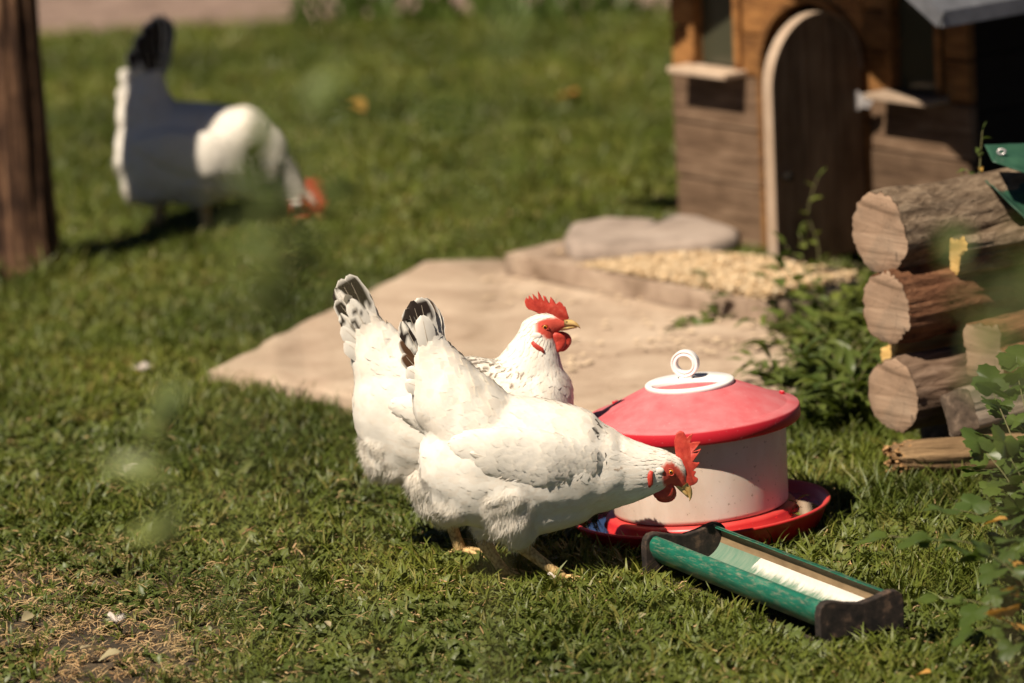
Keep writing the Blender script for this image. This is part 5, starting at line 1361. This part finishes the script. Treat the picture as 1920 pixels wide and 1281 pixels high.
# ================================================================== lawn
tcol = bpy.data.collections.new('tufts')
def blade(mb, base, a, ln, w, bend, tw=0.0, segs=4):
    d = Vector((math.cos(a), math.sin(a), 0)); s0 = Vector((-math.sin(a + tw), math.cos(a + tw), 0)); vs = []
    for i in range(segs + 1):
        t = i / segs; p = Vector(base) + d * (ln * bend * t * t) + Vector((0, 0, ln * (t - .45 * bend * t * t)))
        ww = w * .5 * (1 - t ** 2.2) + .0002
        vs += [p - s0 * ww, p + s0 * ww]
    mb.add(vs, [(2 * i, 2 * i + 1, 2 * i + 3, 2 * i + 2) for i in range(segs)])
def tuft(idx, kind, seed):
    rg = random.Random(seed); mb = MB()
    if kind == 'grass':
        for _ in range(10): blade(mb, (rg.gauss(0, .011), rg.gauss(0, .011), -.004), rg.uniform(0, 6.28), rg.uniform(.024, .055), rg.uniform(.003, .0058), rg.uniform(.2, 1.1), rg.gauss(0, .5))
        mt = M['grass']
    elif kind == 'fine':
        for _ in range(18): blade(mb, (rg.gauss(0, .014), rg.gauss(0, .014), -.004), rg.uniform(0, 6.28), rg.uniform(.012, .028), rg.uniform(.0016, .003), rg.uniform(.3, 1.3), rg.gauss(0, .6), 3)
        mt = M['grass']
    elif kind == 'rosette':
        for _ in range(8):
            a = rg.uniform(0, 6.28); ln = rg.uniform(.022, .050); w = ln * rg.uniform(.22, .38); el = rg.uniform(.15, .9)
            d = Vector((math.cos(a) * math.cos(el), math.sin(a) * math.cos(el), math.sin(el))); s0 = Vector((-math.sin(a), math.cos(a), rg.gauss(0, .3))).normalized(); up = s0.cross(d) * -1
            vs = []; b0 = Vector((rg.gauss(0, .007), rg.gauss(0, .007), 0))
            for i in range(6):
                t = i / 5; ww = w * .5 * math.sin(math.pi * min(1, .12 + .88 * t)) ** .7 * (1 + .35 * (i % 2)); ww = .0004 if i == 5 else ww
                c = b0 + d * (ln * t) + Vector((0, 0, -.30 * ln * t * t))
                vs += [c - s0 * ww + up * ww * -.35, c, c + s0 * ww + up * ww * -.35]
            mb.add(vs, [(3 * i + j, 3 * i + j + 1, 3 * i + j + 4, 3 * i + j + 3) for i in range(5) for j in (0, 1)])
        mt = M['broad']
    elif kind == 'clover':
        for _ in range(7):
            c = Vector((rg.gauss(0, .013), rg.gauss(0, .013), rg.uniform(.008, .022))); a0 = rg.uniform(0, 6.28); tl = Vector((rg.gauss(0, .3), rg.gauss(0, .3), 1)).normalized()
            for q in range(3):
                a = a0 + q * 2.09; r_ = rg.uniform(.006, .011); d = Vector((math.cos(a), math.sin(a), 0)); d = (d - tl * d.dot(tl)).normalized(); s0 = tl.cross(d)
                mb.add([c, c + d * r_ * .5 + s0 * r_ * .45 + tl * .001, c + d * r_ + s0 * r_ * .35, c + d * r_ * .92, c + d * r_ - s0 * r_ * .35, c + d * r_ * .5 - s0 * r_ * .45 + tl * .001], [(0, 1, 2, 3), (0, 3, 4, 5)])
            mb.tube([(c.x * .6, c.y * .6, -.004), c], .0005, 3, cap=False)
        mt = M['broad']
    elif kind == 'straw':
        for _ in range(6):
            a = rg.uniform(0, 6.28); d = Vector((math.cos(a), math.sin(a), rg.gauss(.1, .25))) * rg.uniform(.006, .022); s0 = Vector((-math.sin(a), math.cos(a), rg.gauss(0, .4))).normalized() * rg.uniform(.0006, .0016); c = Vector((rg.gauss(0, .014), rg.gauss(0, .014), rg.uniform(.002, .016))); k2 = Vector((0, 0, rg.uniform(0, .004)))
            mb.add([c - d - s0, c - d + s0, c + s0 + k2, c - s0 + k2, c + d + s0 * .5, c + d - s0 * .5], [(0, 1, 2, 3), (3, 2, 4, 5)])
        mt = M['straw']
    else:
        for _ in range(9): blade(mb, (rg.gauss(0, .012), rg.gauss(0, .012), -.004), rg.uniform(0, 6.28), rg.uniform(.05, .085), rg.uniform(.0028, .0046), rg.uniform(.25, .9), rg.gauss(0, .5), 5)
        mt = M['grass']
    me = mb.mesh('tuft', mt); o = bpy.data.objects.new('tuft_%02d' % idx, me); tcol.objects.link(o)
KINDS = ['grass'] * 3 + ['fine'] * 2 + ['rosette'] * 3 + ['clover'] * 2 + ['straw'] * 2 + ['tall'] * 2
for i, k_ in enumerate(KINDS): tuft(i, k_, 100 + i)
IDX = {k_: [i for i, q in enumerate(KINDS) if q == k_] for k_ in set(KINDS)}
rg = random.Random(77); pts = []; rots = []; scl = []; ids = []
coopR = Matrix.Rotation(R(-CR), 2)
def blocked(x, y):
    if inside(slab_poly, x, y) or inside(step_poly, x, y): return True
    if (x - dr.location.x) ** 2 + (y - dr.location.y) ** 2 < .205 ** 2: return True
    if (x - pb.x) ** 2 + (y - pb.y) ** 2 < .085 ** 2: return True
    q = coopR @ Vector((x - cb.x, y - cb.y))
    if -.01 < q.x < CW + .01 and -.02 < q.y < CDp: return True
    d = Vector((x - ta.x, y - ta.y)); a = d.dot(ax.to_2d()); c_ = d.dot(Vector((-ax.y, ax.x)))
    if -.01 < a < TL + .01 and -.012 < c_ < TW + .012: return 'low'
    return False
def scatter(y0, y1, dens, mixw, sc):
    w0 = y1 * .093 + .45; n = int((y1 - y0) * 2 * w0 * dens)
    for _ in range(n):
        y = rg.uniform(y0, y1); x = rg.uniform(-w0, w0)
        if abs(x) > y * .093 + .4 or y > ya + .02: continue
        b_ = blocked(x, y)
        if b_ is True: continue
        v = noise.noise(Vector((x * 2.2, y * 1.6, 0))) + .5 * noise.noise(Vector((x * 6, y * 5, 2)))
        bare = max(0, min(1, (-x - .22) * 2.0)) * max(0, min(1, (10.25 - y) * 2.2))
        bare = max(0, min(1, bare * (.75 + 1.2 * v)))
        if rg.random() < bare * .85: 
            kind = 'straw' if rg.random() < .5 else None
            if kind is None: continue
        else:
            ww = dict(mixw); ww['grass'] *= max(.15, 1 + v * 1.1); ww['rosette'] *= max(.15, 1 - v * 1.1); ww['straw'] *= (1 + 5 * bare)
            tot = sum(ww.values()); r_ = rg.random() * tot; kind = None
            for k_, q in ww.items():
                r_ -= q
                if r_ <= 0: kind = k_; break
            kind = kind or 'fine'
        s_ = sc * rg.uniform(.7, 1.25) * (1 + .15 * v) * (1 - .35 * bare)
        if b_ == 'low': s_ *= .4; kind = 'fine'
        if kind == 'tall': s_ *= .8
        pts.append((x, y, gh(x, y) - .010)); rots.append((rg.gauss(0, .18), rg.gauss(0, .18), rg.uniform(0, 6.28))); scl.append(s_); ids.append(rg.choice(IDX[kind]))
near_mix = {'grass': .30, 'fine': .16, 'rosette': .36, 'clover': .10, 'straw': .07, 'tall': .01}
scatter(8.3, 11.2, 4300, near_mix, .9)
scatter(11.2, 13.5, 4200, {'grass': .45, 'fine': .2, 'rosette': .15, 'clover': .05, 'straw': .05, 'tall': .03}, .85)
scatter(13.5, 17.3, 2600, {'grass': .5, 'fine': .1, 'rosette': .15, 'clover': .0, 'straw': .04, 'tall': .1}, 1.1)
# longer grass round post, slab edges, woodpile
def ringtufts(cx, cy, r0, r1, n, s_):
    for _ in range(n):
        a = rg.uniform(0, 6.28); q = rg.uniform(r0, r1); x, y = cx + q * math.cos(a), cy + q * math.sin(a)
        if blocked(x, y): continue
        pts.append((x, y, gh(x, y) - .010)); rots.append((rg.gauss(0, .25), rg.gauss(0, .25), rg.uniform(0, 6.28))); scl.append(s_ * rg.uniform(.5, 1.25)); ids.append(rg.choice(IDX['tall']))
ringtufts(pb.x, pb.y, .09, .17, 110, 1.2)
ringtufts(dr.location.x, dr.location.y, .21, .27, 90, .75)
w_ = G(1600, 780); ringtufts(w_.x, w_.y, 0, .22, 420, 1.1)
w_ = G(1840, 1080); ringtufts(w_.x, w_.y, 0, .22, 320, 1.0)
w_ = G(1700, 930); ringtufts(w_.x, w_.y, 0, .2, 220, .9)
w_ = G(1540, 690); ringtufts(w_.x, w_.y, 0, .2, 300, 1.2)
for i in range(len(slab_poly)):
    a = slab_poly[i]
    for _ in range(11):
        x, y = a[0] + rg.gauss(0, .03), a[1] + rg.gauss(0, .03)
        if blocked(x, y): continue
        pts.append((x, y, gh(x, y) - .01)); rots.append((rg.gauss(0, .3), rg.gauss(0, .3), rg.uniform(0, 6.28))); scl.append(rg.uniform(.7, 1.1)); ids.append(rg.choice(IDX['tall'] + IDX['grass']))
gme = bpy.data.meshes.new('grass'); gme.from_pydata(pts, [], [])
a_ = gme.attributes.new('rot', 'FLOAT_VECTOR', 'POINT'); a_.data.foreach_set('vector', [x for r_ in rots for x in r_])
a_ = gme.attributes.new('scl', 'FLOAT', 'POINT'); a_.data.foreach_set('value', scl)
a_ = gme.attributes.new('idx', 'INT', 'POINT'); a_.data.foreach_set('value', ids)
grass = link('grass', gme); tag(grass, 'short mixed lawn of grass, clover and small weeds', 'grass', kind='stuff')
ng = bpy.data.node_groups.new('lawn', 'GeometryNodeTree')
ng.interface.new_socket('Geometry', in_out='INPUT', socket_type='NodeSocketGeometry'); ng.interface.new_socket('Geometry', in_out='OUTPUT', socket_type='NodeSocketGeometry')
gi = ng.nodes.new('NodeGroupInput'); go = ng.nodes.new('NodeGroupOutput')
ci = ng.nodes.new('GeometryNodeCollectionInfo'); ci.inputs['Collection'].default_value = tcol; ci.inputs['Separate Children'].default_value = True; ci.inputs['Reset Children'].default_value = True
ip = ng.nodes.new('GeometryNodeInstanceOnPoints'); ip.inputs['Pick Instance'].default_value = True
def named(nm, ty):
    n_ = ng.nodes.new('GeometryNodeInputNamedAttribute'); n_.data_type = ty; n_.inputs['Name'].default_value = nm
    return [s_ for s_ in n_.outputs if s_.enabled and s_.name == 'Attribute'][0]
ng.links.new(gi.outputs[0], ip.inputs['Points']); ng.links.new(ci.outputs[0], ip.inputs['Instance'])
ng.links.new(named('idx', 'INT'), ip.inputs['Instance Index']); ng.links.new(named('rot', 'FLOAT_VECTOR'), ip.inputs['Rotation']); ng.links.new(named('scl', 'FLOAT'), ip.inputs['Scale'])
ng.links.new(ip.outputs[0], go.inputs[0])
md = grass.modifiers.new('lawn', 'NODES'); md.node_group = ng
